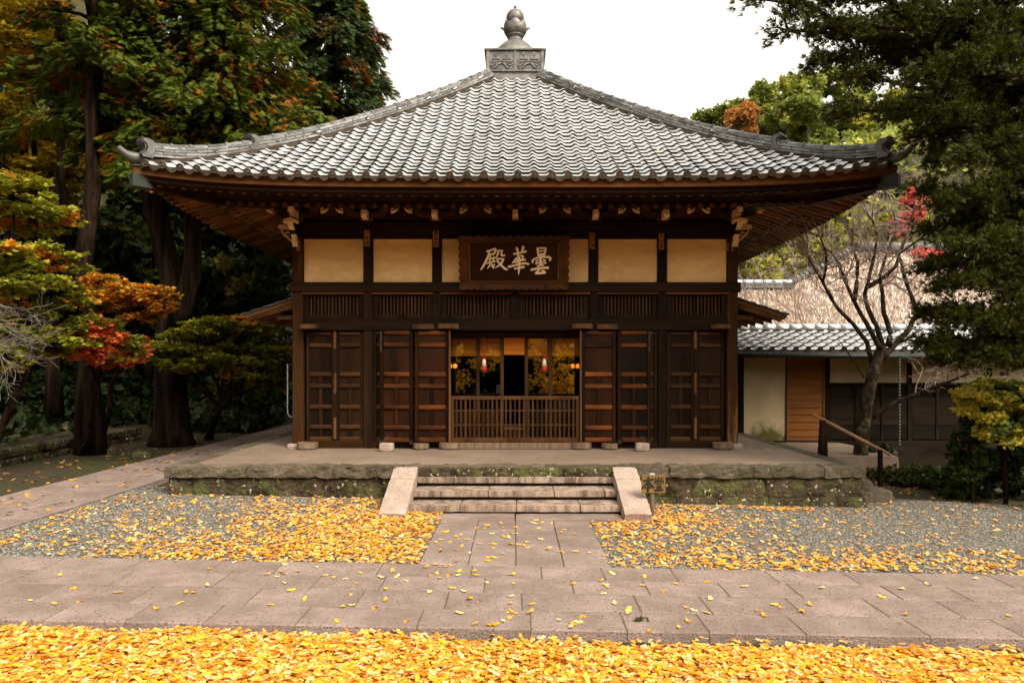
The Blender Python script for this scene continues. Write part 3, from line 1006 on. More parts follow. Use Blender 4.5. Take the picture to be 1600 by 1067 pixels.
# columns
for i, x in enumerate(XC):
    corner = i in (0, 5)
    w = 0.095 if corner else 0.085
    bx('column', 'wood_corner' if corner else 'wood', hall, x - w, x + w, YF, YF + 0.19, PZ if not corner else PZ + 0.07, 4.24, 0.012)
    for y2 in (14.7, 17.3, YB - 0.19):
        if corner:
            bx('column', 'wood', hall, x - w, x + w, y2, y2 + 0.19, PZ, 4.24, 0.012)
for sx in (-1, 1):
    rough_stone(sx * 3.86 - 0.17, sx * 3.86 + 0.17, YF - 0.06, YF + 0.24, PZ - 0.01, PZ + 0.085, jit=0.008, rnd=0.012, n=(4, 4, 2), seed=k + sx).build('base_stone', 'granite', hall)
    # side walls of boards between rails
    x = sx * 3.86
    y = YF + 0.20
    while y < YB - 0.1:
        bx('side_board', 'wood', hall, x - 0.03, x + 0.03, y, y + 0.255, PZ + 0.10, 3.30, 0.004)
        y += 0.26
    for z0, z1 in ((PZ, PZ + 0.14), (2.56, 2.80), (3.26, 3.44)):
        bx('side_rail', 'wood_h', hall, x - 0.06, x + 0.06, YF + 0.2, YB, z0, z1)
    bx('side_panel', 'plaster', hall, x - 0.02, x + 0.02, YF + 0.2, YB, 3.44, 4.22, 0)
    bx('side_beam', 'wood_h', hall, x - 0.08, x + 0.08, YF + 0.2, YB, 4.212, 4.49)
    bx('side_post', 'wood_weathered', hall, x + sx * 0.10, x + sx * 0.19, YF + 0.55, YF + 0.66, PZ, 2.95)
bx('rear_wall', 'wood', hall, -3.9, 3.9, YB - 0.1, YB, PZ, 4.4, 0)
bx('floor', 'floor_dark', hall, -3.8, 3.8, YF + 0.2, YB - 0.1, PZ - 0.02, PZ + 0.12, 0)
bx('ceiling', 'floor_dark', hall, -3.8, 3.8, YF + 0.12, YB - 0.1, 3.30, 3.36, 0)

# horizontal members of the front
bx('top_beam', 'wood_h', hall, -3.95, 3.95, YF + 0.015, YF + 0.20, 4.212, 4.452, 0.01)
bx('wall_plate', 'wood_h', hall, -4.02, 4.02, YF - 0.07, YF + 0.22, 4.454, 4.488, 0.008)
bx('waist_beam', 'wood_h', hall, -3.99, 3.99, YF - 0.035, YF + 0.20, 3.262, 3.438, 0.01)
bx('door_head', 'wood_h', hall, -3.76, 3.76, YF - 0.02, YF + 0.20, 2.585, 2.79, 0.01)
bx('sill_beam', 'wood_h', hall, -3.76, 3.76, YF + 0.02, YF + 0.20, PZ, PZ + 0.13, 0.008)
bx('threshold', 'wood_block', hall, -1.22, 1.22, YF - 0.12, YF + 0.015, PZ - 0.002, PZ + 0.11, 0.01)
# plaster panels of the upper wall
for a, b in zip(XC[:-1], XC[1:]):
    bx('plaster_panel', 'plaster', hall, a + 0.08, b - 0.08, YF + 0.07, YF + 0.12, 3.43, 4.22, 0)
# frieze boards behind the brackets
for i in range(10):
    x0 = -3.95 + i * 0.79
    bx('frieze_board', 'wood_frieze', hall, x0, x0 + 0.787, YF + 0.10, YF + 0.14, 4.488, 5.0, 0.003)
bx('purlin', 'wood_frieze', hall, -4.9, 4.9, YF - 0.42, YF - 0.25, 4.79, 4.97, 0.01)
bx('purlin', 'wood_h', hall, -4.0, 4.0, YF + 0.0, YF + 0.16, 4.80, 4.99, 0.01)
for sx in (-1, 1):
    bx('purlin', 'wood_h', hall, sx * 4.26, sx * 4.10, YF - 0.25, YB, 4.79, 4.97, 0.01)
    bx('side_frieze', 'wood', hall, sx * 3.87, sx * 3.83, YF + 0.2, YB, 4.49, 5.05, 0)

# transom lattice row: six panels of upright slats
edges = [-3.76, -2.695, -2.525, -1.475, -1.305, -0.085, 0.085, 1.305, 1.475, 2.525, 2.695, 3.76]
bx('post', 'wood', hall, -0.085, 0.085, YF + 0.0, YF + 0.19, 2.79, 3.263, 0.008)
for i in range(0, 12, 2):
    a, b = edges[i], edges[i + 1]
    tr = MB()
    tr.box(a, b, YF + 0.05, YF + 0.12, 3.20, 3.262).box(a, b, YF + 0.05, YF + 0.12, 2.79, 2.86)
    tr.box(a, a + 0.09, YF + 0.05, YF + 0.12, 2.86, 3.20).box(b - 0.09, b, YF + 0.05, YF + 0.12, 2.86, 3.20)
    t = tr.build('transom', 'wood', hall)
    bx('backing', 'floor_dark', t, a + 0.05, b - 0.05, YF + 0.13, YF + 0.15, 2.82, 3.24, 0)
    n = int((b - a - 0.18) / 0.062)
    for q in range(n):
        x = a + 0.09 + (b - a - 0.18) * (q + 0.5) / n
        bx('slat', 'wood_fence', t, x - 0.013, x + 0.013, YF + 0.075, YF + 0.10, 2.855, 3.205, 0.003)
    bx('ledge', 'wood_warm', t, a - 0.02, b + 0.02, YF - 0.015, YF + 0.05, 3.228, 3.258, 0.003)

# panelled doors
RAILS = [(2.50, 2.575), (2.282, 2.362), (1.765, 1.85), (1.556, 1.64), (1.185, 1.27), (0.83, 0.912), (0.615, 0.70)]
def door(x0, x1, yf, m, mh, name='door'):
    d = MB().box(x0 + 0.03, x1 - 0.03, yf + 0.03, yf + 0.045, 0.63, 2.56).build(name, m, hall)
    sw = 0.055
    bx('stile', m, d, x0, x0 + sw, yf, yf + 0.05, 0.612, 2.578)
    bx('stile', m, d, x1 - sw, x1, yf, yf + 0.05, 0.612, 2.578)
    for (a, b) in RAILS:
        bx('rail', 'wood_rail' if mh == 'wood_h' else mh, d, x0 + sw, x1 - sw, yf - 0.010, yf + 0.042, a, b, 0.020)
    xm = (x0 + x1) / 2
    for (i, j) in ((2, 3), (3, 4), (4, 5), (5, 6)):
        bx('muntin', m, d, xm - 0.032, xm + 0.032, yf + 0.004, yf + 0.04, RAILS[j][1], RAILS[i][0], 0.006)
    return d
for s in (-1, 1):
    M2 = lambda a, b: (min(s * a, s * b), max(s * a, s * b))
    door(*M2(3.72, 3.215), YF + 0.05, 'wood', 'wood_h')
    door(*M2(3.19, 2.70), YF + 0.05, 'wood', 'wood_h')
    door(*M2(2.52, 2.02), YF + 0.012, 'wood', 'wood_h')
    door(*M2(2.00, 1.48), YF + 0.012, 'wood', 'wood_h')
    dd = door(*M2(2.375, 1.80), YF - 0.11, 'wood_red', 'wood_redh', 'folding_door')
    ee = door(*M2(1.765, 1.165), YF - 0.11, 'wood_red', 'wood_redh', 'folding_door')
    # iron straps and shoes on the folded leaf, cover strip between the fixed leaves
    x0 = s * 2.355
    bx('iron_strap', 'iron', dd, x0 - 0.018, x0 + 0.018, YF - 0.128, YF - 0.1125, 2.20, 2.56, 0.003)
    bx('iron_shoe', 'iron', dd, x0 - 0.035, x0 + 0.035, YF - 0.125, YF - 0.055, 0.585, 0.65, 0.003)
    bx('iron_shoe', 'iron', dd, s * 1.83 - 0.03, s * 1.83 + 0.03, YF - 0.125, YF - 0.055, 0.585, 0.65, 0.003)
    xm = s * 3.203
    for z in (0.66, 1.06, 1.46, 1.86, 2.26):
        bx('cover_strip', 'wood_weathered' if z in (0.66, 1.46, 2.26) else 'wood', hall, xm - 0.022, xm + 0.022, YF + 0.025, YF + 0.048, z, z + 0.385, 0.003)
    bx('door_jamb', 'wood', hall, s * 1.30, s * 1.16, YF + 0.0, YF + 0.10, 0.63, 2.585, 0.006)
    bx('door_jamb', 'wood_weathered', hall, s * 1.165, s * 1.135, YF - 0.15, YF - 0.02, 0.62, 2.585, 0.006)
    # rounded pivot blocks above and below the door leaves
    for (xx, r, zz, h) in ((3.66, 0.175, PZ + 0.015, 0.10), (1.16, 0.18, PZ + 0.015, 0.10), (1.66, 0.14, PZ + 0.015, 0.085),
                           (3.62, 0.17, 2.61, 0.075), (1.18, 0.19, 2.61, 0.085), (1.62, 0.20, 2.60, 0.085)):
        poly = [(s * xx + r * math.cos(a), YF - 0.10 + (-0.14 * math.sin(a))) for a in lin(0, PI, 11)]
        poly = poly + [(s * xx - r, YF + 0.0), (s * xx + r, YF + 0.0)]
        if zz > 1:
            poly = [(p[0], p[1] + 0.02) for p in poly]
        MB().prism(poly, 'z', zz, zz + h).build('pivot_block', 'wood_block' if zz < 1 else 'wood_weathered', hall)

# glazed screen inside the doorway
gl = MB()
YG = YF + 0.42
scr = bx('glazed_screen', 'wood_fence', hall, -1.30, 1.30, YG, YG + 0.05, 2.46, 2.58)
for x in (-1.25, -0.685, -0.24, 0.205, 0.645, 1.22):
    w = 0.032
    bx('screen_post', 'wood_fence', scr, x - w, x + w, YG, YG + 0.05, 0.62, 2.46)
for a, b in ((-1.218, -0.717), (-0.653, -0.272), (0.237, 0.613), (0.677, 1.188)):
    bx('glass_pane', 'glass', scr, a, b, YG + 0.02, YG + 0.026, 1.17, 2.46, 0)
    bx('kick_board', 'wood', scr, a, b, YG + 0.01, YG + 0.04, 0.62, 1.15, 0)

# bracket sets on the wall plate
def bracket(x):
    b = MB()
    z = 4.489
    b.add([(x - .075, YF - .04, z), (x + .075, YF - .04, z), (x + .075, YF + .11, z), (x - .075, YF + .11, z),
           (x - .125, YF - .09, z + .05), (x + .125, YF - .09, z + .05), (x + .125, YF + .12, z + .05), (x - .125, YF + .12, z + .05),
           (x - .125, YF - .09, z + .13), (x + .125, YF - .09, z + .13), (x + .125, YF + .12, z + .13), (x - .125, YF + .12, z + .13)],
          [(3, 2, 1, 0), (8, 9, 10, 11)] + [(i, (i + 1) % 4, 4 + (i + 1) % 4, 4 + i) for i in range(4)] + [(4 + i, 4 + (i + 1) % 4, 8 + (i + 1) % 4, 8 + i) for i in range(4)])
    o = b.build('bracket_set', 'wood_frieze', hall)
    # boat shaped arm with three bearing blocks
    arm = [(x - .37, z + .19), (x - .36, z + .13), (x - .30, z + .095), (x - .2, z + .08), (x + .2, z + .08), (x + .30, z + .095), (x + .36, z + .13), (x + .37, z + .19)]
    MB().prism(arm, 'y', YF - 0.06, YF + 0.04).build('bracket_arm', 'wood_frieze', o)
    for dx in (-.31, 0, .31):
        MB().prism([(x + dx - .06, z + .19), (x + dx + .06, z + .19), (x + dx + .085, z + .215), (x + dx + .085, z + .262), (x + dx - .085, z + .262), (x + dx - .085, z + .215)], 'y', YF - 0.085, YF + 0.07).build('bearing_block', 'wood_frieze', o)
    # pale painted nose that juts out to the front
    MB().prism([(YF - .09, z + .035), (YF - .28, z + .04), (YF - .31, z + .09), (YF - .28, z + .175), (YF - .09, z + .175)], 'x', x - .048, x + .048).build('nose', 'white_paint', o)
    # pale curled scrolls at the arm ends, under the purlin
    for s in (-1, 1):
        c = x + s * 0.47
        pts = [(c - s * 0.05, YF - .045, z + .175), (c + s * 0.0, YF - .045, z + .185), (c + s * 0.05, YF - .045, z + .215), (c + s * 0.09, YF - .045, z + .255)]
        m = MB().tube(pts, [0.022, 0.026, 0.022, 0.010], 8)
        m.tube([(c - s * .02 + .024 * math.cos(t), YF - .05, z + .228 + .022 * math.sin(t)) for t in lin(0, 2 * PI, 11)], 0.011, 6)
        m.build('scroll', 'white_paint', o)
    return o
for x in (-2.62, -1.40, 0.0, 1.40, 2.62):
    bracket(x)
for s in (-1, 1):
    x = s * 3.855
    o = bracket(x)
    # carved nose beams of the corner: one to the front, one to the side
    MB().prism([(YF - .02, 4.25), (YF - .20, 4.22), (YF - .36, 4.38), (YF - .40, 4.47), (YF - .34, 4.50), (YF - .02, 4.48)], 'x', x - .055, x + .055).build('nose_beam', 'wood_h', o)
    MB().prism([(YF - .10, 4.05), (YF - .14, 4.05), (YF - .24, 4.28), (YF - .38, 4.36), (YF - .42, 4.43), (YF - .33, 4.41), (YF - .18, 4.33)], 'x', x - .045, x + .045).build('front_scroll', 'white_paint', o)
    MB().prism([(x - .11, 4.40), (x - .12, 4.45), (x, 4.49), (x + .12, 4.45), (x + .11, 4.40), (x, 4.445)], 'y', YF - .44, YF - .30).build('nose_cap', 'white_paint', o)
    MB().prism([(x + s * .09, 4.40), (x + s * .35, 4.40), (x + s * .36, 4.44), (x + s * .33, 4.465), (x + s * .09, 4.455)], 'y', YF + .03, YF + .16).build('side_nose', 'white_paint', o)
    pts = [(x + s * .31, YF + .05, 4.38), (x + s * .26, YF + .05, 4.30), (x + s * .17, YF + .05, 4.22), (x + s * .09, YF + .05, 4.15)]
    m = MB().tube(pts, [.012, .02, .018, .012], 6)
    m.tube([(x + s * .19 + .035 * math.cos(t), YF + .05, 4.30 + .04 * math.sin(t)) for t in lin(0.3, 5.6, 12)], .011, 6)
    m.build('side_scroll', 'white_paint', o)
    bx('beam_end', 'white_paint', o, x - .045 - s * .0, x + .045, YF - .50, YF - .36, 4.80, 4.905, 0.006)
    bx('beam_end', 'white_paint', o, x - .075, x + .075, YF - .48, YF - .37, 4.745, 4.79, 0.006)
    bx('beam_end', 'white_paint', o, x - .045, x + .045, YF - .40, YF - .32, 4.60, 4.69, 0.006)

# small name plaques on the columns under the beam
GLY = [[[(-3, -4, 1.3), (-3.2, 3, 1.2), (-4, 4.5, .8)], [(0, -3.5, 1.2), (0, 3, 1.2)], [(3, -4, 1.3), (3, 4.5, 1.3)]],
       [[(-4, -3, 1.2), (4, -3, 1.2)], [(-3, -3, 1.2), (-3.5, 4, 1.2)], [(0, -4, 1.2), (2, 1, 1.3), (4, 4, 1.4)], [(-2, 0, 1), (1, 0, 1)], [(3, -1, 1), (0, 4, 1)]],
       [[(-2.5, -4, 1.2), (2.5, -4, 1.2)], [(-4, -1, 1.3), (4, -1, 1.3)], [(-1, -1, 1.2), (-3.6, 4, 1.2)], [(1.2, -1, 1.2), (1.4, 3.4, 1.3), (4, 3.6, 1.2)]],
       [[(-4, -4, 1.2), (4, -4, 1.2)], [(-4, 0, 1.4), (4, 0, 1.4)], [(0, -4.5, 1.4), (0, 4, 1.4)], [(-4, 4, 1.3), (4, 4, 1.3)], [(-3, -2, 1), (3, -2, 1)]],
       [[(-4, -3, 1.2), (4, -3, 1.2)], [(0, -4, 1.4), (-4, 4, 1.2)], [(0, -1, 1.2), (4, 4, 1.4)], [(-2, 2, 1), (2, 2, 1)]]]
for (px, py0, py1, pw, gs) in ((573.5, 360, 385, 0.10, (0, 1, 2)), (681, 360.5, 386, 0.10, (3, 1, 4)), (925, 363.5, 389, 0.09, (3, 4, 1)), (1033.5, 365, 390, 0.09, (2, 1, 3)),
                               (466, 375, 391.5, 0.065, (0, 3, 4)), (1136.5, 379, 392, 0.045, (3, 2)), (1144.5, 378, 393, 0.05, (1, 3))):
    xx = (px - 805) / 88.2
    z0, z1 = ZF(py1), ZF(py0)
    yq = YF - 0.012 if abs(xx) > 3.7 else YF - 0.010
    p = bx('name_plaque', 'plaque', hall, xx - pw / 2, xx + pw / 2, yq, YF + 0.004, z0, z1, 0.002)
    h = (z1 - z0) / len(gs)
    for q, g in enumerate(gs):
        m = strokes(GLY[g], pw * 0.082, h * 0.082, 0, 0, 0.003)
        m.xf(Matrix.Translation((xx, yq - 0.001, z1 - h * (q + 0.5))))
        m.build('lettering', 'ink', p)

# ------------------------------------------------------------------ roof
Z0 = 4.775
def roof_z(t, lat):
    a = min(1.0, abs(lat) / XE)
    return Z0 + 0.53 * t + 0.0345 * t * t + 0.22 * a ** 4.4 * max(0, 1 - t / 3.2) ** 1.3


def face_pt(side, s, t, dz=0.0):
    z = roof_z(t, s) + dz
    if side == 0:
        return Vector((s, YC - XE + t, z))
    if side == 1:
        return Vector((XE - t, YC + s, z))
    if side == 2:
        return Vector((-s, YC + XE - t, z))
    return Vector((-(XE - t), YC - s, z))


TW = 2 * XE / 46
def tile_prof(u):
    a = 2 * PI * (u - 0.16)
    return 0.022 * math.cos(a) + 0.0085 * math.cos(2 * a)


def tile_mb(L=0.262, seg=8, th=0.023, w=TW, eave=False):
    """S-shaped pantile, lower edge at y=0, rising towards +y"""
    m = MB()
    n = seg + 1
    us = [i / seg for i in range(n)]
    us[-1] = 1.03
    top0 = [((u - 0.5) * w, 0, tile_prof(u) + 0.030) for u in us]
    top1 = [((u - 0.5) * w, L, tile_prof(u)) for u in us]
    m.add(top0 + top1, [(i, i + 1, n + i + 1, n + i) for i in range(seg)], True)
    lip = [((u - 0.5) * w, 0, tile_prof(u) + 0.030) for u in us] + [((u - 0.5) * w, 0.004, tile_prof(u) + 0.030 - th) for u in us]
    m.add(lip, [(n + i, n + i + 1, i + 1, i) for i in range(seg)])
    # right-hand flank so the overlap shows a step
    u = 1.03
    m.add([((u - .5) * w, 0, tile_prof(u) + .030), ((u - .5) * w, L, tile_prof(u)), ((u - .5) * w, L, tile_prof(u) - .02), ((u - .5) * w, 0, tile_prof(u) + .030 - th)], [(0, 1, 2, 3)])
    if eave:
        # hanging front apron with a curved lower edge and the round boss on the roll
        ap = []
        for u in us:
            ap.append(((u - 0.5) * w, -0.006, tile_prof(u) + 0.037))
        for u in us:
            d = 0.055 + 0.030 * math.exp(-((u - 0.64) / 0.16) ** 2)
            ap.append(((u - 0.5) * w, -0.004, tile_prof(u) + 0.036 - d))
        m.add(ap, [(n + i, n + i + 1, i + 1, i) for i in range(seg)])
        cx, cz, r = (0.16 - 0.5) * w, 0.040, 0.056
        rings = [(r, -0.004), (r, -0.022), (r * 0.78, -0.022), (r * 0.74, -0.014), (r * 0.42, -0.014), (r * 0.36, -0.024), (0.001, -0.026)]
        N = 12
        vs = [(cx + q * math.cos(2 * PI * k / N), y, cz + q * math.sin(2 * PI * k / N)) for (q, y) in rings for k in range(N)]
        fs = [(i * N + k, (i + 1) * N + k, (i + 1) * N + (k + 1) % N, i * N + (k + 1) % N) for i in range(len(rings) - 1) for k in range(N)]
        m.add(vs, fs)
    return m


def frame_at(side, s, t):
    e = 0.05
    p = face_pt(side, s, t)
    ex = (face_pt(side, s + e, t) - face_pt(side, s - e, t)).normalized()
    ey = (face_pt(side, s, t + e) - face_pt(side, s, t)).normalized()
    ez = ex.cross(ey).normalized()
    ey = ez.cross(ex)
    return Matrix(((ex.x, ey.x, ez.x, p.x), (ex.y, ey.y, ez.y, p.y), (ex.z, ey.z, ez.z, p.z), (0, 0, 0, 1)))


# row positions measured along the slope
T_TOP = XE - 0.62
ts = [0.0]
NROW = 29
fine = [i * T_TOP / 2000 for i in range(2001)]
acc = [0.0]
for a, b in zip(fine[:-1], fine[1:]):
    acc.append(acc[-1] + math.hypot(b - a, roof_z(b, 0) - roof_z(a, 0)))
ROWT = [fine[min(2000, int(np.searchsorted(acc, acc[-1] * i / NROW)))] for i in range(NROW + 1)]

# the roof body: boards under the tiles on all four faces
rm = MB()
for side in range(4):
    nt_, ns_ = 16, 24
    base = len(rm.v)
    for i in range(nt_ + 1):
        t = 0.02 + (XE - 0.3 - 0.02) * i / nt_
        for j in range(ns_ + 1):
            s = (XE - t) * (j / ns_ * 2 - 1)
            rm.v.append(tuple(face_pt(side, s, t, -0.035)))
    for i in range(nt_):
        for j in range(ns_):
            a = base + i * (ns_ + 1) + j
            rm.f.append((a, a + 1, a + ns_ + 2, a + ns_ + 1))
            rm.sm.append(True)
roof = rm.build('roof', 'tile_dark', hall)

tile_me = tile_mb().mesh('roof_tile', 'tile')
eave_top = tile_mb(eave=True)
eave_me = eave_top.mesh('eave_tile', ['tile', 'tile_end'])
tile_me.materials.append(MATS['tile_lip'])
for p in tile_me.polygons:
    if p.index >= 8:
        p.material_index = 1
for p in eave_me.polygons:
    if p.index >= 8 and p.index != 16:
        p.material_index = 1
tv = np.array(tile_mb().v)
tf4 = tile_mb().f
tf4 = np.array([f for f in tf4])
fieldV, fieldF, fk = {0: [], 1: [], 2: [], 3: []}, {0: [], 1: [], 2: [], 3: []}, {0: 0, 1: 0, 2: 0, 3: 0}
n_ind = 0
for side in range(4):
    for i in range(NROW):
        t = ROWT[i]
        tm_ = (ROWT[i] + ROWT[i + 1]) / 2
        for j in range(46):
            s = -XE + TW * (j + 0.5)
            if abs(s) > XE - tm_ + 0.02 - (0.08 if i == 0 else 0):
                continue
            M = frame_at(side, s, t - (0.03 if i == 0 else 0))
            M = M @ Matrix.Translation((random.uniform(-.007, .007), random.uniform(-.010, .010), random.uniform(-.003, .005))) @ Matrix.Rotation(random.uniform(-.025, .025), 4, 'Z') @ Matrix.Rotation(random.uniform(-.02, .02), 4, 'Y')
            if i == 0 and side in (0, 1, 3):
                if side == 0 or s * (1 if side == 1 else -1) < 0:
                    place('eave_tile', eave_me, M, roof)
                    continue
            if side == 0 and n_ind < 296 and i > 0:
                place('roof_tile', tile_me, M, roof)
                n_ind += 1
            else:
                A = np.array(M)
                fieldV[side].append(tv @ A[:3, :3].T + A[:3, 3])
                fieldF[side].append(tf4 + fk[side])
                fk[side] += len(tv)
for side, nm in ((0, 'front_tile_field'), (1, 'side_tile_field'), (2, 'rear_tile_field'), (3, 'side_tile_field')):
    me = big_mesh(nm, np.concatenate(fieldV[side]), np.concatenate(fieldF[side]), 'tile_field', True)
    me.polygons.foreach_set('use_smooth', np.tile(np.array([True] * 8 + [False] * 9), len(fieldV[side])))
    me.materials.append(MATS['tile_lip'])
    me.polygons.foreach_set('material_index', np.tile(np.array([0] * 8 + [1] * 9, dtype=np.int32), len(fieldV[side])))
    o = place(nm, me, None, roof)
    tag(o, kind='stuff')

# hip ridges: courses of flat ridge tiles, round caps, ogre-tile ends
def hip_pt(sx, sy, t, dz=0.0):
    """point over the hip between two faces at the inward distance t"""
    return Vector((sx * (XE - t), YC + sy * (XE - t), roof_z(t, XE - t) + dz))


def hip(sx, sy, detailed):
    nm = 'hip_ridge'
    # bed of mortar
    m = MB()
    tt = lin(0.10, XE - 0.55, 40)
    lat = Vector((sx, -sy, 0)).normalized()
    if sx * -sy < 0:
        pass
    vs = []
    for t in tt:
        hi = -0.03
        top = 0.0
        for (o, h) in ((-0.175, hi - 0.10), (-0.15, top), (0.15, top), (0.175, hi - 0.10)):
            vs.append(hip_pt(sx, sy, t, h) + lat * o)
    fs = []
    for i in range(len(tt) - 1):
        for q in range(3):
            a = i * 4 + q
            fs.append((a, a + 1, a + 5, a + 4))
    fs += [(0, 1, 2, 3), tuple(len(vs) - 4 + q for q in (3, 2, 1, 0))]
    body = m.add(vs, fs).build(nm, 'mortar', hall)
    flip = -1 if sx * sy > 0 else 1

    def brick(t0, t1, z0, h, hw, parent, mt, name, kick=0.0):
        p0, p1 = hip_pt(sx, sy, t0, z0), hip_pt(sx, sy, t1, z0)
        v = []
        for p, kk in ((p0, kick), (p1, 0.0)):
            for (o, hh) in ((-hw, 0), (hw, 0), (hw - 0.012, h), (-hw + 0.012, h)):
                v.append(p + lat * o + Vector((0, 0, hh + kk)))
        return MB().add(v, [(0, 1, 2, 3), (7, 6, 5, 4), (0, 4, 5, 1), (1, 5, 6, 2), (2, 6, 7, 3), (3, 7, 4, 0)])

    acc_m = MB()

    def put(mb, name, mt):
        if detailed:
            mb.build(name, mt, body)
        else:
            acc_m.add(mb.v, mb.f)
    # lift of the lower ridge end (it sweeps up at the corner)
    for (ta, tb, zb, courses, ch, w0) in ((0.20, 1.36, -0.045, 4, 0.046, 0.145), (1.36, XE - 0.56, -0.045, 4, 0.050, 0.148)):
        for c in range(courses):
            L = 0.235 if detailed else 0.9
            t = ta + (L * 0.5 if c % 2 else 0) - (L * 0.5 if c % 2 else 0)
            t = ta
            first = True
            while t < tb - 0.01:
                l = L * (0.5 if (first and c % 2) else 1.0)
                e = min(t + l, tb)
                sweep = lambda q: 0.10 * max(0, 1 - (q - ta) / 0.9) ** 2 if ta < 1 else 0.02 * max(0, 1 - (q - ta) / 0.8) ** 2
                mb = brick(t + 0.003, e - 0.003, zb + c * ch, ch - 0.008, w0 - c * 0.008 + random.uniform(-.004, .004), body, 'ridge_tile', 'ridge_tile')
                nv = []
                for q, p in enumerate(mb.v):
                    tq = t if q < 4 else e
                    nv.append((p[0], p[1], p[2] + sweep(tq)))
                mb.v = nv
                put(mb, 'ridge_tile', 'ridge_tile')
                t = e
                first = False
        # round cap tiles on top
        ztop = zb + courses * ch - 0.004
        t = ta
        while t < tb - 0.05:
            e = min(t + 0.20, tb)
            p0, p1 = hip_pt(sx, sy, t, ztop), hip_pt(sx, sy, e, ztop)
            p0.z += sweep(t)
            p1.z += sweep(e)
            vs, fs = [], []
            N = 6
            for (p, r) in ((p0, 0.104), (p0.lerp(p1, 0.12), 0.108), (p0.lerp(p1, 0.16), 0.090), (p1, 0.088)):
                for q in range(N + 1):
                    a = PI * q / N
                    vs.append(p + lat * (r * math.cos(a) * 1.05) + Vector((0, 0, r * 0.78 * math.sin(a) - 0.005)))
            for i in range(3):
                for q in range(N):
                    b = i * (N + 1) + q
                    fs.append((b, b + 1, b + N + 2, b + N + 1))
            fs.append(tuple(range(N + 1)))
            put(MB().add(vs, fs, True), 'cap_tile', 'ridge_tile')
            t = e
        # ogre tile at the lower end: a curled shield
        if detailed:
            big = 0.80 if ta < 1 else 0.72
            out = Vector((sx, sy, 0)).normalized()
            base_p = hip_pt(sx, sy, ta, zb + 0.01)
            base_p.z += sweep(ta) * 0.6
            pr = [(-0.02, 0.0), (0.16, 0.0), (0.19, 0.05), (0.10, 0.11), (0.07, 0.2), (0.09, 0.28), (0.16, 0.335), (0.14, 0.385), (0.05, 0.39), (-0.02, 0.36), (-0.07, 0.29)]
            pr = [(a * big, b * big * 0.98) for a, b in pr]
            n = len(pr)
            vs = []
            for o, sc_ in ((-0.20, 0.94), (-0.13, 1.0), (0.13, 1.0), (0.20, 0.94)):
                for (a, b) in pr:
                    vs.append(base_p + lat * (o * big * (1 - 0.12 * abs(b - .2) * 4 * 0)) + out * a * sc_ + Vector((0, 0, b * sc_)))
            fs = [tuple(range(n)), tuple(range(4 * n - 1, 3 * n - 1, -1))]
            for i in range(3):
                for q in range(n):
                    q2 = (q + 1) % n
                    fs.append((i * n + q, (i + 1) * n + q, (i + 1) * n + q2, i * n + q2))
            og = MB().add(vs, fs)
            # rolled ribs down its face
            for o in (-0.15, -0.05, 0.05, 0.15):
                og.tube([base_p + lat * o * big + out * (a + 0.012) + Vector((0, 0, b)) for a, b in pr[2:8]], 0.022, 6)
            og.build('ogre_tile', 'tile_dark', body)
    if not detailed:
        acc_m.build('ridge_courses', 'ridge_tile', body)
    else:
        # upswept corner tile beyond the ridge
        out = Vector((sx, sy, 0)).normalized()
        p = hip_pt(sx, sy, 0.05, 0.0)
        pts = [p - out * 0.45 + Vector((0, 0, 0.10)), p - out * 0.15 + Vector((0, 0, 0.07)), p + out * 0.04 + Vector((0, 0, 0.075)), p + out * 0.11 + Vector((0, 0, 0.10)), p + out * 0.165 + Vector((0, 0, 0.145)), p + out * 0.20 + Vector((0, 0, 0.195))]
        MB().tube(pts, [0.085, 0.085, 0.075, 0.062, 0.05, 0.028], 10).build('corner_tile', 'tile_dark', body)
    return body


hip(-1, -1, True)
hip(1, -1, True)
hip(-1, 1, False)
hip(1, 1, False)

# crowning box with its reliefs
bw = 0.648
zb0, zb1 = 8.60, 9.04
box = bx('crown_box', 'finial', hall, -bw, bw, YC - bw, YC + bw, zb0, zb1, 0.01)
for z0, z1, e in ((zb1, zb1 + 0.045, 0.045), (zb0 - 0.045, zb0, 0.05), (zb0 - 0.11, zb0 - 0.045, 0.015), (zb0 - 0.22, zb0 - 0.11, 0.04)):
    bx('moulding', 'finial', box, -bw - e, bw + e, YC - bw - e, YC + bw + e, z0, z1, 0.008)
yf = YC - bw
for x in (-bw + 0.035, 0.0, bw - 0.035):
    bx('upright', 'finial', box, x - 0.036, x + 0.036, yf - 0.02, yf + 0.01, zb0, zb1 - 0.002, 0.004)
bx('crossbar', 'finial', box, -bw + 0.072, -0.037, yf - 0.015, yf + 0.01, zb0 + 0.20, zb0 + 0.225, 0.003)
bx('crossbar', 'finial', box, 0.037, bw - 0.072, yf - 0.015, yf + 0.01, zb0 + 0.20, zb0 + 0.225, 0.003)
for c in (-0.43, -0.19, 0.19, 0.43):
    z = zb0 + 0.235
    MB().prism([(c - .10, z + .02), (c + .10, z + .02), (c, z + .185)], 'y', yf - 0.012, yf + 0.005).build('triangle_relief', 'finial', box)
    MB().prism([(c - .045, z + .125), (c, z + .055), (c + .045, z + .125)], 'y', yf - 0.020, yf - 0.0125).build('triangle_inset', 'tile_dark', box)
    MB().box(c - .085, c + .085, yf - .02, yf - .0125, z + .005, z + .022).build('relief_foot', 'tile_dark', box)
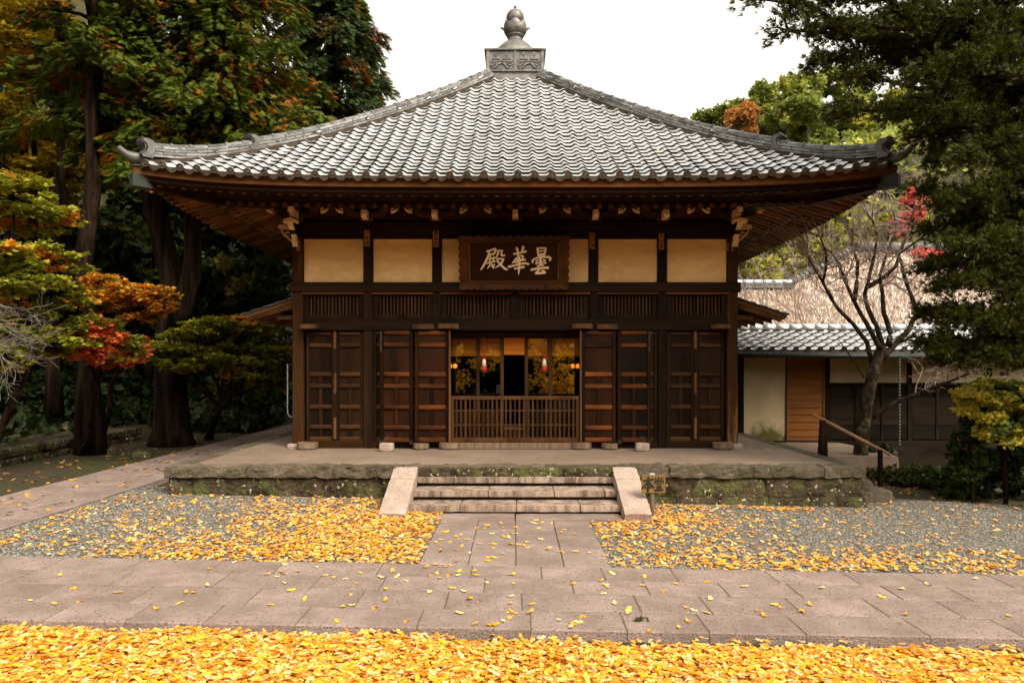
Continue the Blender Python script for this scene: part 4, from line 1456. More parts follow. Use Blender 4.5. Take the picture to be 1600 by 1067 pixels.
for c in (-0.31, 0.31):
    z = zb0 + 0.10
    bx('relief_ground', 'tile_dark', box, c - 0.25, c + 0.25, yf - 0.004, yf + 0.002, zb0 + 0.012, zb0 + 0.195, 0)
    m = MB()
    for s in (-1, 1):
        m.tube([(c + s * .0, yf - .012, z + .055), (c + s * .07, yf - .012, z + .03), (c + s * .13, yf - .012, z - .05), (c + s * .19, yf - .012, z - .075), (c + s * .235, yf - .012, z - .03)], [.020, .020, .020, .018, .012], 6)
        for (rx, rz, rr) in ((.20, .035, .042), (.145, .05, .030), (.235, .015, .02)):
            m.tube([(c + s * rx + rr * math.cos(t), yf - .012, z + rz + rr * math.sin(t)) for t in lin(0.5, 5.5, 10)], .012, 6)
    m.build('scroll_relief', 'finial', box)
# jewel finial
fin = MB().lathe([(0.52, 0), (0.525, 0.06), (0.50, 0.15), (0.44, 0.24), (0.36, 0.325), (0.27, 0.40), (0.19, 0.445)], (0, YC, zb1 + 0.045), 32).build('finial', 'finial', hall)
zb = zb1 + 0.045
MB().lathe([(0.185, 0.44), (0.20, 0.46), (0.185, 0.48), (0.155, 0.51), (0.16, 0.55), (0.20, 0.57), (0.205, 0.59), (0.17, 0.61)], (0, YC, zb), 28).build('neck', 'finial', fin)
petal = lambda t, z: 1 + 0.06 * abs(math.cos(3 * t)) ** 0.6
MB().lathe([(0.15, 0.575), (0.215, 0.62), (0.25, 0.69), (0.256, 0.77), (0.24, 0.84)], (0, YC, zb), 48, fn=petal).build('lotus_bowl', 'finial', fin)
for q in range(6):
    a = PI / 6 + q * PI / 3
    rows_ = []
    for (r, z, hw) in ((0.245, 0.70, 0.145), (0.262, 0.78, 0.145), (0.258, 0.84, 0.12), (0.246, 0.885, 0.075), (0.248, 0.905, 0.01)):
        for u in (-1, -0.5, 0, 0.5, 1):
            th = a + u * hw / 0.27
            rr = r * (1.06 - 0.05 * u * u)
            rows_.append((rr * math.cos(th), YC + rr * math.sin(th), zb + z))
    MB().add(rows_, [(i * 5 + j, i * 5 + j + 1, (i + 1) * 5 + j + 1, (i + 1) * 5 + j) for i in range(4) for j in range(4)], True).build('petal', 'finial', fin)
for s in (-1, 1):
    MB().tube([(s * .24, YC, zb + .73), (s * .28, YC, zb + .76), (s * .31, YC, zb + .785), (s * .35, YC, zb + .775)], [.03, .028, .025, .012], 8).build('petal_tip', 'finial', fin)
MB().lathe([(0.13, 0.82), (0.18, 0.88), (0.206, 0.95), (0.211, 1.02), (0.196, 1.09), (0.155, 1.15), (0.10, 1.185), (0.05, 1.205), (0.03, 1.22), (0.026, 1.245), (0.036, 1.26), (0.036, 1.285), (0.018, 1.305), (0.002, 1.31)], (0, YC, zb), 28).build('jewel', 'finial', fin)

# ------------------------------------------------------------------ eaves: fascia, soffit, rafters
def lift(t, s):
    return 0.22 * min(1, abs(s) / XE) ** 4.4 * max(0, 1 - t / 3.2) ** 1.3


def strip(side, t0, t1, zf0, zf1, half, name, m, parent, n=40):
    """board that follows the curve of one eave: section t0..t1, heights zf0..zf1 over the base line"""
    mb = MB()
    vs = []
    for i in range(n + 1):
        u = i / n * 2 - 1
        for (t, z) in ((t0, zf0), (t1, zf0), (t1, zf1), (t0, zf1)):
            s = u * (half - t)
            p = face_pt(side, s, t)
            p.z = z + lift(t, s)
            vs.append(p)
    fs = [(0, 1, 2, 3), tuple(n * 4 + q for q in (3, 2, 1, 0))]
    for i in range(n):
        for q in range(4):
            q2 = (q + 1) % 4
            fs.append((i * 4 + q, (i + 1) * 4 + q, (i + 1) * 4 + q2, i * 4 + q2))
    return mb.add(vs, fs).build(name, m, parent)


SO = lambda t: 4.575 + 0.30 * (t - 0.15)               # underside of the outer boards
SI = lambda t: 4.60 + 0.36 * (t - 0.95)                # underside of the inner boards
eaves = MB()
for side in range(4):
    base = len(eaves.v)
    tl = [0.10, 0.5, 0.98, 0.981, 1.4, 1.98, 2.3]
    ns_ = 30
    for t in tl:
        for j in range(ns_ + 1):
            s = (XE - t) * (j / ns_ * 2 - 1)
            p = face_pt(side, s, t)
            p.z = (SO(t) if t < 0.98 else SI(t) + 0.0) + lift(t, s)
            eaves.v.append(tuple(p))
    for i in range(len(tl) - 1):
        for j in range(ns_):
            a = base + i * (ns_ + 1) + j
            eaves.f.append((a + ns_ + 1, a + ns_ + 2, a + 1, a))
            eaves.sm.append(False)
eave = eaves.build('eaves', 'wood', hall)
for side in range(4):
    strip(side, 0.05, 0.14, 4.640, 4.752, XE, 'fascia', 'wood_warm', eave)
    strip(side, 0.13, 0.22, 4.545, 4.642, XE, 'under_fascia', 'wood_h', eave)
    strip(side, 0.92, 1.02, 4.555, 4.80, XE, 'eave_beam', 'wood_h', eave)
rear = MB()
for side in range(4):
    n = 62
    for j in range(n):
        s = -XE + 0.20 + (2 * XE - 0.40) * j / (n - 1)
        for (ta, tb, fz, w, h) in ((0.16, 0.93, SO, 0.032, 0.062), (0.90, 2.0, SI, 0.036, 0.075)):
            tb2 = min(tb, XE - abs(s) - 0.02)
            if tb2 < ta + 0.08:
                continue
            v = []
            for t in (ta, tb2):
                c = face_pt(side, s, t)
                zt = fz(t) + lift(t, s) - 0.002
                d = face_pt(side, s + 1, t) - c
                d.z = 0
                d.normalize()
                for (o, z) in ((-w, zt - h), (w, zt - h), (w, zt), (-w, zt)):
                    q = c + d * o
                    v.append((q.x, q.y, z))
            mb = MB().add(v, [(0, 1, 2, 3), (7, 6, 5, 4), (0, 4, 5, 1), (1, 5, 6, 2), (2, 6, 7, 3), (3, 7, 4, 0)])
            front = side == 0 or (side == 1 and s < 0.3) or (side == 3 and s > -0.3)
            if front and not (side == 0 and ta > 0.5):
                mb.build('rafter', 'wood_frieze' if side == 0 else 'wood_soffit', eave)
            else:
                rear.add(mb.v, mb.f)
tag(rear.build('hidden_rafters', 'wood_soffit', eave), kind='stuff')
for sx in (-1, 1):
    for sy in (-1, 1):
        out = Vector((sx, sy, 0)).normalized()
        lat = Vector((-out.y, out.x, 0))
        v = []
        for (t, zz) in ((2.1, 4.86), (1.0, 4.62), (0.14, 4.56)):
            p = Vector((sx * (XE - t), YC + sy * (XE - t), 0))
            zc = zz + lift(t, XE - t)
            for (o, h) in ((-.07, -.10), (.07, -.10), (.07, .08), (-.07, .08)):
                q = p + lat * o
                v.append((q.x, q.y, zc + h))
        fs = [(0, 1, 2, 3), (11, 10, 9, 8)] + [(i * 4 + q, (i + 1) * 4 + q, (i + 1) * 4 + (q + 1) % 4, i * 4 + (q + 1) % 4) for i in range(2) for q in range(4)]
        MB().add(v, fs).build('hip_rafter', 'wood_h', eave)
        p = Vector((sx * (XE - 0.14), YC + sy * (XE - 0.14), 4.56 + lift(.14, XE - .14)))
        m = MB().box(-.085, .085, -.12, .16, -.115, .09, .01)
        m.xf(Matrix.Translation(p) @ Matrix(((lat.x, out.x, 0, 0), (lat.y, out.y, 0, 0), (0, 0, 1, 0), (0, 0, 0, 1))))
        m.build('copper_cap', 'copper', eave)

# pent roofs along the two sides
for s in (-1, 1):
    x0, x1, za, zb_ = s * 3.95, s * 5.0, 3.25, 2.90
    y0, y1 = YF + 0.45, YB - 0.4
    pr = MB().prism([(x0, za - .05), (x1, zb_ - .05), (x1, zb_ - .02), (x0, za - .02)], 'y', y0, y1).build('pent_roof', 'wood_soffit', hall)
    n = 5
    for r in range(n):
        u0, u1 = r / n, (r + 1) / n + 0.03
        xa, xb = x0 + (x1 - x0) * u0, x0 + (x1 + s * .03 - x0) * min(u1, 1.0)
        zaa, zbb = za + (zb_ - za) * u0, za + (zb_ - za) * min(u1, 1)
        MB().prism([(xa, zaa - .02), (xb, zbb - .012), (xb, zbb + .022), (xa, zaa + .006)], 'y', y0 - 0.03, y1).build('roof_course', 'tile_dark', pr)
    sl = (zb_ - za) / (x1 - x0)
    MB().prism([(x0, za - .20), (x1 - s * .12, zb_ - .15 - sl * s * .12), (x1 - s * .02, zb_ - .06), (x0, za - .055)], 'y', y0 - 0.02, y0 + 0.03).build('barge_board', 'wood_weathered', pr)
    MB().prism([(x0, za - .09), (x1 - s * .05, zb_ - .075), (x1 - s * .02, zb_ - .045), (x0, za - .045)], 'y', y0 - 0.035, y0 - 0.021).build('barge_strip', 'wood_warm', pr)
    for q in range(14):
        yy = y0 + 0.15 + q * 0.45
        MB().prism([(x0, za - .13), (x1 - s * .06, zb_ - .12), (x1 - s * .06, zb_ - .052), (x0, za - .052)], 'y', yy, yy + 0.05).build('rafter', 'wood_soffit', pr)
    bx('side_purlin', 'wood_h', pr, s * 4.32, s * 4.24, y0 + .05, y1, 2.90, 2.985)
    bx('bracket_arm', 'wood_weathered', pr, s * 3.92, s * 4.42, YF + 0.56, YF + 0.65, 2.82, 2.90)
pipe = MB().tube([(-4.24, YF + 0.62, 2.0), (-4.24, YF + 0.62, 1.08), (-4.20, YF + 0.62, 1.02), (-4.10, YF + 0.62, 1.0)], 0.012, 8).build('drain_pipe', 'pipe_white', hall)

# ================================================================== THINGS ON AND ABOUT THE HALL
# great name board, tilted forward
SGW, SGH = 1.90, 0.93
sg = thing('name_board', 'carved brown name board with three pale characters above the doorway', 'sign', (-0.02, YF - 0.33, 3.33))
TL = math.atan2(0.27, 0.90)
SM = Matrix.Translation((-0.022, YF - 0.14, 3.30)) @ Matrix.Rotation(TL, 4, 'X')
# local frame: x right, z up from the lower edge, -y towards the viewer
def wave(n, a, b, c0, amp, axis):
    pts = []
    for i in range(n * 6 + 1):
        u = i / (n * 6)
        d = amp * abs(math.sin(PI * n * u)) ** 0.7
        pts.append((a + (b - a) * u, c0 + d) if axis == 'x' else (c0 + d, a + (b - a) * u))
    return pts
MB().box(-SGW / 2 + .19, SGW / 2 - .19, 0.0, 0.03, 0.13, SGH - 0.12).xf(SM).build('panel', 'wood_signpanel', sg)
ix, iz0, iz1 = SGW / 2 - 0.17, 0.155, SGH - 0.135
for nm, out, inn in (('frame_board', wave(14, -SGW / 2, SGW / 2, SGH - 0.025, 0.028, 'x'), [(ix, iz1), (-ix, iz1)]),
                     ('frame_board', [(p[0], -p[1]) for p in wave(14, -SGW / 2, SGW / 2, -0.025, 0.025, 'x')], [(ix, iz0), (-ix, iz0)]),
                     ('frame_board', [(-p[0], p[1]) for p in wave(7, 0.0, SGH, SGW / 2 - 0.02, 0.026, 'z')], [(-ix, iz1), (-ix, iz0)]),
                     ('frame_board', wave(7, 0.0, SGH, SGW / 2 - 0.02, 0.026, 'z'), [(ix, iz1), (ix, iz0)])):
    # bevelled frame: the outer carved edge stands out, the inner one falls to the panel
    n = len(out)
    vs, fs = [], []
    for i, p in enumerate(out):
        u = i / (n - 1)
        if inn[0][1] == inn[1][1]:
            q = (inn[1][0] + (inn[0][0] - inn[1][0]) * u, inn[0][1])
            q2 = (q[0] + (p[0] - q[0]) * 0.15, q[1] + (p[1] - q[1]) * 0.15)
        else:
            q = (inn[0][0], inn[1][1] + (inn[0][1] - inn[1][1]) * u)
            q2 = (q[0] + (p[0] - q[0]) * 0.15, q[1] + (p[1] - q[1]) * 0.15)
        mid = (p[0] * .45 + q[0] * .55, p[1] * .45 + q[1] * .55)
        vs += [(p[0], 0.02, p[1]), (p[0], -0.075, p[1]), (mid[0], -0.045, mid[1]), (q2[0], -0.05, q2[1]), (q[0], -0.035, q[1]), (q[0], 0.01, q[1])]
    for i in range(n - 1):
        for j in range(5):
            a = i * 6 + j
            fs.append((a, a + 1, a + 7, a + 6))
    MB().add(vs, fs).xf(SM).build(nm, 'wood_sign', sg)
C1 = [[(345, 152, 30), (420, 130, 30), (480, 108, 34), (500, 122, 34), (478, 165, 30), (450, 205, 26)], [(392, 198, 22), (470, 190, 22)],
      [(392, 140, 26), (365, 235, 38), (310, 340, 38), (270, 405, 28), (236, 444, 10)],
      [(408, 215, 22), (392, 290, 22), (385, 330, 20)], [(462, 240, 24), (445, 320, 22)], [(380, 272, 22), (490, 248, 26)], [(345, 340, 22), (420, 318, 24), (490, 305, 20)],
      [(405, 345, 24), (385, 385, 24), (352, 418, 12)], [(425, 350, 22), (440, 390, 30), (462, 412, 22)], [(470, 350, 20), (445, 415, 22)],
      [(536, 142, 30), (528, 190, 32), (508, 238, 20)], [(540, 140, 26), (600, 140, 36), (582, 200, 34), (600, 216, 30), (645, 214, 24)],
      [(505, 268, 26), (570, 268, 28), (622, 268, 40), (590, 330, 34), (545, 375, 28), (488, 405, 16)], [(512, 295, 24), (560, 345, 30), (610, 395, 34), (660, 432, 36), (692, 440, 14)]]
C2 = [[(792, 192, 30), (870, 180, 26), (995, 150, 38)], [(838, 95, 36), (855, 140, 36), (872, 190, 34)], [(950, 78, 44), (940, 120, 36), (922, 170, 24)],
      [(862, 195, 34), (884, 260, 40), (884, 350, 40), (880, 430, 36), (872, 520, 8)], [(838, 255, 34), (800, 310, 30), (765, 336, 16)], [(850, 250, 20), (850, 300, 20), (842, 330, 18)],
      [(905, 215, 26), (950, 230, 34), (940, 262, 26), (905, 285, 20)], [(905, 290, 22), (975, 275, 30), (985, 290, 24)], [(812, 325, 20), (900, 300, 20), (960, 292, 18)],
      [(704, 392, 36), (780, 378, 30), (880, 352, 28), (980, 336, 34), (1038, 350, 36)], [(802, 425, 26), (880, 408, 28), (960, 395, 42)]]
C3 = [[(1186, 100, 32), (1190, 150, 30), (1196, 200, 26)], [(1186, 104, 26), (1260, 98, 26), (1322, 104, 34), (1316, 150, 32), (1302, 196, 28)], [(1200, 148, 18), (1290, 142, 18)], [(1200, 196, 24), (1300, 190, 22)],
      [(1190, 222, 22), (1310, 212, 24)], [(1112, 285, 30), (1104, 315, 38), (1110, 325, 30)], [(1120, 272, 28), (1200, 250, 28), (1300, 240, 28), (1380, 240, 38), (1408, 262, 34), (1390, 296, 24)],
      [(1238, 215, 40), (1240, 300, 44), (1236, 370, 36)], [(1160, 300, 26), (1200, 290, 24)], [(1160, 345, 30), (1205, 325, 26)], [(1285, 280, 24), (1320, 300, 24)], [(1270, 320, 22), (1325, 335, 30)],
      [(1185, 385, 26), (1270, 358, 34), (1285, 370, 26)], [(1085, 440, 38), (1180, 422, 30), (1290, 408, 32), (1366, 408, 44)], [(1225, 430, 26), (1195, 465, 30), (1165, 490, 34)], [(1160, 494, 40), (1240, 494, 32), (1318, 486, 36)], [(1262, 448, 30), (1300, 466, 34), (1322, 484, 26)]]
psc = 0.09375 / 88.2 * (11.83 / 12.1) * 1.0
for CH in (C1, C2, C3):
    m = strokes(CH, psc, psc * 1.05, 795, 300, 0.014)
    m.xf(SM @ Matrix.Translation((0, -0.001, 0.495)))
    m.build('character', 'gold_paint', sg)
for x in (-0.56, 0.56):
    MB().box(x - .03, x + .03, -0.10, -0.03, 0.0, 0.085, .006).xf(SM).build('hook', 'iron', sg)

# lattice fence across the doorway
fx0, fx1 = -1.13, 1.12
fn = thing('lattice_fence', 'low slatted wooden fence closing the open doorway', 'fence', (0, YF - 0.08, PZ))
ym = YF - 0.09
for z0, z1, d in ((1.365, 1.43, 0.035), (1.155, 1.185, 0.012), (0.905, 0.935, 0.012), (0.615, 0.70, 0.032)):
    bx('rail', 'wood_fence', fn, fx0, fx1, ym - d, ym + d, z0, z1, 0.005)
for x in (fx0 + 0.025, fx1 - 0.025):
    bx('end_post', 'wood_fence', fn, x - 0.03, x + 0.03, ym - 0.03, ym + 0.03, 0.70, 1.365, 0.005)
for i in range(27):
    x = fx0 + 0.06 + (fx1 - fx0 - 0.12) * (i + 0.5) / 27
    bx('slat', 'wood_fence', fn, x - 0.015, x + 0.015, ym - 0.022, ym - 0.0125, 0.69, 1.37, 0.003)

# bamboo blinds inside
for i, (a, b, z, lab) in enumerate(((-1.21, -0.72, 2.14, 'rolled amber bamboo blind behind the glass pane nearest the left door leaves'), (-0.65, -0.275, 2.145, 'amber bamboo blind behind the left pane with the red tassel cord'),
                                    (-0.205, 0.17, 2.16, 'amber bamboo blind hanging over the dark central opening'), (0.24, 0.61, 2.145, 'amber bamboo blind behind the right pane with the red tassel cord'),
                                    (0.68, 1.185, 2.14, 'amber bamboo blind behind the glass pane nearest the right door leaves'))):
    t = thing('bamboo_blind', lab, 'blind', ((a + b) / 2, YG + 0.10, 2.45), 'bamboo blinds behind the doorway')
    n = 12
    yb = YG + (0.08 if i != 2 else -0.03)
    for q in range(n):
        z0 = z + (2.475 - z) * q / n
        bx('slat', 'blind' if i == 2 else 'blind_lit', t, a, b, yb, yb + 0.008, z0 + 0.001, z0 + (2.475 - z) / n - 0.001, 0)
# lanterns and bell tassels
for s, lab in ((-1, 'glowing orange lantern hanging just inside the left door leaves'), (1, 'glowing orange lantern hanging just inside the right door leaves')):
    x = (708 - 805) / 85 if s < 0 else (898 - 805) / 85
    t = thing('lantern', lab, 'lantern', (x, YG - 0.10, 1.96), 'lit lanterns in the doorway')
    for dx in (-0.045, 0.045):
        MB().lathe([(0.006, -0.043), (0.022, -0.038), (0.036, -0.018), (0.039, 0.0), (0.036, 0.018), (0.022, 0.038), (0.006, 0.043)], (x + dx, YG - 0.10, 1.955), 12, fn=lambda q, z: 1 - 0.06 * (math.cos(6 * q) > 0.6)).build('glow_body', 'lantern_light', t)
        MB().tube([(x + dx, YG - .10, 2.0), (x + dx, YG - .10, 2.03)], 0.014, 8).build('cap', 'iron', t)
    MB().tube([(x - .05, YG - .10, 2.03), (x + .05, YG - .10, 2.03)], 0.006, 6).build('bar', 'iron', t)
    MB().tube([(x, YG - .10, 2.03), (x, YG - .10, 2.58)], 0.003, 5).build('wire', 'iron', t)
for s, lab in ((-1, 'white and red tassel on a red cord, left of the dark opening'), (1, 'white and red tassel on a red cord, right of the dark opening')):
    x = (756.5 - 805) / 86 if s < 0 else (850.5 - 805) / 86
    y = YG - 0.14
    t = thing('bell_tassel', lab, 'tassel', (x, y, 1.85), 'cloth tassels in the doorway')
    MB().tube([(x, y, 2.50), (x + .004, y, 2.3), (x, y, 2.14)], 0.007, 6).build('cord', 'red_cord', t)
    m = MB()
    for k2 in (-1, 1):
        m.tube([(x, y, 2.13), (x + k2 * .035, y, 2.15), (x + k2 * .05, y, 2.12), (x, y, 2.12)], 0.007, 6)
    m.tube([(x - .012, y, 2.14), (x - .04, y, 2.07)], .006, 5).tube([(x + .012, y, 2.14), (x + .04, y, 2.07)], .006, 5)
    m.build('bow', 'red_cord', t)
    fr = lambda q, z: 1 + 0.08 * math.sin(9 * q)
    MB().lathe([(0.010, 0.24), (0.024, 0.225), (0.034, 0.18), (0.042, 0.105)], (x, y, 1.85), 18, fn=fr).build('upper_cloth', 'white_cloth', t)
    MB().lathe([(0.043, 0.105), (0.047, 0.06), (0.050, 0.02)], (x, y, 1.85), 18, fn=fr).build('lower_cloth', 'red_cloth', t)
# offering box inside
ob = thing('offering_box', 'wooden offering box standing behind the lattice fence', 'box', (0, YF + 0.75, PZ + .12))
bx('body', 'wood_fence', ob, -0.30, 0.28, YF + 0.55, YF + 0.95, PZ + .12, 0.80)
for q in range(6):
    bx('grate_bar', 'wood_fence', ob, -0.29 + q * 0.1, -0.23 + q * 0.1, YF + 0.555, YF + 0.945, 0.80, 0.825, 0.003)
bx('rim', 'wood_warm', ob, -0.33, 0.31, YF + 0.52, YF + 0.55, 0.77, 0.835)

# stones with iron grips that hold the folded doors
for s, lab in ((-1, 'small stone block with iron handle at the foot of the left folding door'), (1, 'small stone block with iron handle at the foot of the right folding door')):
    x, y = (605 - 805) * 11.75 / FPX if s < 0 else (1003 - 805) * 11.75 / FPX, 11.72
    t = thing('door_stone', lab, 'stone', (x, y, PZ), 'stones holding the folding doors')
    rough_stone(x - .12, x + .12, y - .07, y + .08, PZ, PZ + .14, jit=0.008, rnd=0.012, n=(5, 4, 3), seed=s + 50).build('block', 'granite', t)
    MB().tube([(x + .07 * math.cos(a), y, PZ + .135 + .11 * math.sin(a)) for a in lin(0, PI, 11)], 0.008, 6).build('handle', 'iron', t)

# small painted board on a post
sp = thing('signpost', 'small wooden board with two black characters on a post by the steps', 'signpost', (1.79, 8.9, 0))
bd = bx('board', 'sign_wood', sp, 1.645, 1.955, 8.885, 8.91, 0.295, 0.525, 0.004)
H1 = [[(270, 328, 34), (345, 316, 30), (420, 302, 40)], [(345, 258, 30), (345, 380, 40), (338, 505, 34)], [(338, 335, 28), (300, 395, 32), (250, 446, 34)], [(352, 335, 28), (390, 390, 36), (430, 436, 38)], [(302, 440, 26), (385, 432, 26)]]
H2 = [[(515, 268, 26), (515, 322, 26)], [(462, 288, 26), (482, 325, 22)], [(572, 276, 26), (546, 322, 22)], [(456, 372, 24), (450, 336, 26), (520, 330, 24), (592, 326, 26), (580, 372, 22)],
      [(492, 362, 18), (496, 408, 18)], [(492, 362, 16), (548, 360, 18), (542, 408, 18)], [(496, 408, 16), (542, 406, 16)], [(520, 408, 26), (520, 470, 26)], [(480, 437, 24), (562, 432, 24)], [(452, 478, 30), (582, 472, 34)]]
q = 0.31 / 385
for CH in (H1, H2):
    strokes(CH, q, q * 1.0, 432, 382, 0.003).xf(Matrix.Translation((1.80, 8.8845, 0.410))).build('character', 'ink', bd)
MB().tube([(1.785, 8.935, -0.15), (1.788, 8.93, 0.15), (1.79, 8.925, 0.535)], [0.034, 0.032, 0.030], 10).build('post', 'post_wood', sp)
bx('clip', 'pipe_white', sp, 1.755, 1.82, 8.88, 8.955, 0.527, 0.545, 0.004)

# handrail and block steps on the right of the platform
hr = thing('handrail', 'sloping wooden handrail beside the right end of the platform', 'handrail', (5.5, 11.3, 0))
pa, pb = Vector((5.02, 11.5, 1.14)), Vector((6.05, 11.0, 0.52))
MB().tube([pa, pa.lerp(pb, .5), pb], [0.027, 0.027, 0.027], 10).build('rail', 'rail_wood', hr)
MB().tube([(5.15, 11.44, 0.40), (5.16, 11.44, 1.05)], [0.085, 0.055], 8).build('post', 'bark', hr)
bx('post', 'board_dark', hr, 5.875, 5.935, 11.02, 11.08, -0.2, 0.60, 0.006)
sb = thing('side_steps', 'two rough stone blocks stepping down from the right end of the platform', 'steps', (5.4, 10.5, -0.1))
rough_stone(5.11, 5.34, 10.15, 10.95, -0.2, 0.26, jit=0.018, rnd=0.02, n=(4, 6, 4), seed=61).build('block', 'stone_kerb', sb)
rough_stone(5.32, 5.70, 10.25, 10.95, -0.25, 0.08, jit=0.02, rnd=0.025, n=(5, 6, 4), seed=62).build('block', 'stone_kerb', sb)

# ================================================================== NEIGHBOURING HOUSE (right)
YW = 15.0
hs_ = thing('low_house', 'low cream walled house with grey tiled roof beside the hall', 'house', (8, YW, 0.2))
rough_stone(4.9, 12.5, YW - 0.05, YW + 0.3, -0.35, 0.30, jit=0.02, rnd=0.02, n=(24, 2, 4), seed=71).build('foundation', 'board_dark', hs_)  # stone base in dark board colour: shade of eaves and juniper painted in
bx('wall', 'plaster_stained', hs_, 4.92, 5.96, YW + 0.02, YW + 0.12, 0.28, 2.35, 0)
bx('wall', 'plaster_house', hs_, 6.86, 12.5, YW + 0.02, YW + 0.12, 1.57, 2.35, 0)
bx('wall', 'board_dark', hs_, 6.86, 12.5, YW + 0.03, YW + 0.12, 0.28, 1.57, 0)
dr = bx('sliding_door', 'door_orange', hs_, 5.97, 6.81, YW + 0.03, YW + 0.07, 0.30, 2.15, 0)
for q in range(11):
    z = 0.42 + q * 0.158
    bx('batten', 'door_orange', dr, 5.99, 6.79, YW + 0.012, YW + 0.032, z, z + 0.018, 0.003)
for x in (5.985, 6.795):
    bx('stile', 'door_orange', dr, x - .022, x + .022, YW + 0.0, YW + 0.03, 0.30, 2.15, 0.004)
for x, z0 in ((4.97, 0.28), (6.86, 0.28), (8.66, 0.28), (10.42, 0.28), (12.2, 0.28)):
    bx('post', 'board_dark', hs_, x - .05, x + .05, YW - 0.02, YW + 0.10, z0, 2.35, 0.006)
bx('post', 'iron', hs_, 5.945, 5.972, YW - 0.01, YW + 0.05, 0.28, 2.2, 0.003)
bx('rail', 'board_dark', hs_, 6.91, 12.2, YW - 0.03, YW + 0.08, 1.545, 1.60, 0.006)
bx('sill', 'board_dark', hs_, 5.0, 12.2, YW - 0.03, YW + 0.10, 0.27, 0.33, 0.006)
bx('lintel', 'board_dark', hs_, 4.92, 12.5, YW - 0.01, YW + 0.10, 2.15, 2.24, 0.006)
for z in (0.66, 0.98, 1.28):
    for a, b in ((6.92, 8.60), (8.72, 10.36), (10.48, 12.14)):
        bx('lap_board', 'board_dark', hs_, a, b, YW - 0.002, YW + 0.022, z - 0.31, z, 0.004)
for x in (7.48, 8.05, 9.26, 9.82, 11.0, 11.6):
    bx('batten', 'board_dark', hs_, x - .025, x + .025, YW - 0.022, YW - 0.003, 0.34, 1.54, 0.004)
# its tiled roof
A = math.atan2(0.50, 1.5)
def hroof(x, u):
    return Vector((x, 14.30 + u * math.cos(A), 2.26 + u * math.sin(A)))
rb = MB()
v0 = hroof(4.55, -0.02); v1 = hroof(13, -0.02); v2 = hroof(13, 1.60); v3 = hroof(4.55, 1.60)
rb.add([v0, v1, v2, v3, v0 - Vector((0, 0, .06)), v1 - Vector((0, 0, .06)), v2 - Vector((0, 0, .06)), v3 - Vector((0, 0, .06))], [(0, 1, 2, 3), (7, 6, 5, 4), (0, 4, 5, 1), (1, 5, 6, 2), (2, 6, 7, 3), (3, 7, 4, 0)])
rb.add([(4.55, 15.82, 2.72), (13, 15.82, 2.72), (13, 17.4, 2.2), (4.55, 17.4, 2.2)], [(0, 1, 2, 3)])
hrf = rb.build('roof', 'tile_dark', hs_)
RX = Matrix.Rotation(A, 4, 'X')
acc2V, acc2F, kk = [], [], 0
for i in range(6):
    for j in range(34):
        x = 4.70 + TW * j
        M = Matrix.Translation(hroof(x, i * 0.262) + Vector((0, 0, 0.03))) @ RX @ Matrix.Translation((random.uniform(-.005, .005), random.uniform(-.006, .006), random.uniform(-.003, .003)))
        if x < 9.3:
            place('eave_tile' if i == 0 else 'roof_tile', eave_me if i == 0 else tile_me, M, hrf)
        else:
            Ar = np.array(M)
            acc2V.append(tv @ Ar[:3, :3].T + Ar[:3, 3]); acc2F.append(tf4 + kk); kk += len(tv)
tag(place('tile_field', big_mesh('tile_field', np.concatenate(acc2V), np.concatenate(acc2F), 'tile_field', True), None, hrf), kind='stuff')
for q in range(28):
    x = 4.55 + q * 0.30
    MB().tube([(x, 15.84, 2.86), (x + .27, 15.84, 2.86)], [0.085, 0.08], 10).build('ridge_cap', 'tile', hrf)
bx('ridge_base', 'ridge_tile', hrf, 4.55, 13, 15.74, 15.94, 2.70, 2.80, 0.01)
bx('ridge_base', 'ridge_tile', hrf, 4.57, 13, 15.71, 15.97, 2.80, 2.815, 0.003)
MB().tube([(4.6, 14.22, 2.18), (9.1, 14.22, 2.16)], 0.045, 10).build('gutter', 'copper', hs_)
for q in range(15):
    x = 4.75 + q * 0.52
    bx('rafter', 'board_dark', hs_, x, x + .06, 14.36, YW, 2.18, 2.25, 0.004)
ch = thing('rain_chain', 'greenish metal rain chain hanging from the house gutter', 'chain', (8.0, 14.22, 0.0))
zz = 2.12
while zz > 0.35:
    MB().lathe([(0.010, 0.0), (0.024, 0.05), (0.020, 0.06)], (8.0, 14.22, zz - 0.06), 8).build('link', 'chain', ch)
    zz -= 0.068
ap = rough_stone(5.25, 7.1, 12.6, 15.0, -0.2, 0.30, jit=0.01, rnd=0.015, n=(12, 12, 3), seed=73).build('apron', 'concrete')
tag(ap, 'pale concrete landing in front of the house door', kind='structure')

# thatched building behind
th = thing('thatched_house', 'old building with a pale thatched roof and tiled ridge behind the low house', 'house', (11, 23, 0))
def grid_face(p00, p10, p01, p11, nx, ny, amp, seed):
    m = MB()
    for j in range(ny + 1):
        for i in range(nx + 1):
            u, v = i / nx, j / ny
            p = p00.lerp(p10, u).lerp(p01.lerp(p11, u), v)
            p = p + Vector((0, 0, amp * noise.noise(p * 1.3 + Vector((seed, 0, 0))) + amp * 0.6 * noise.noise(p * 4.0)))
            m.v.append(tuple(p))
    m.f = [(j * (nx + 1) + i, j * (nx + 1) + i + 1, (j + 1) * (nx + 1) + i + 1, (j + 1) * (nx + 1) + i) for j in range(ny) for i in range(nx)]
    m.sm = [True] * len(m.f)
    return m
V3 = Vector
grid_face(V3((4.6, 20.9, 2.7)), V3((9.4, 20.9, 2.7)), V3((4.6, 23, 4.60)), V3((9.3, 23, 4.60)), 40, 24, 0.05, 1).build('wing_thatch', 'thatch', th)
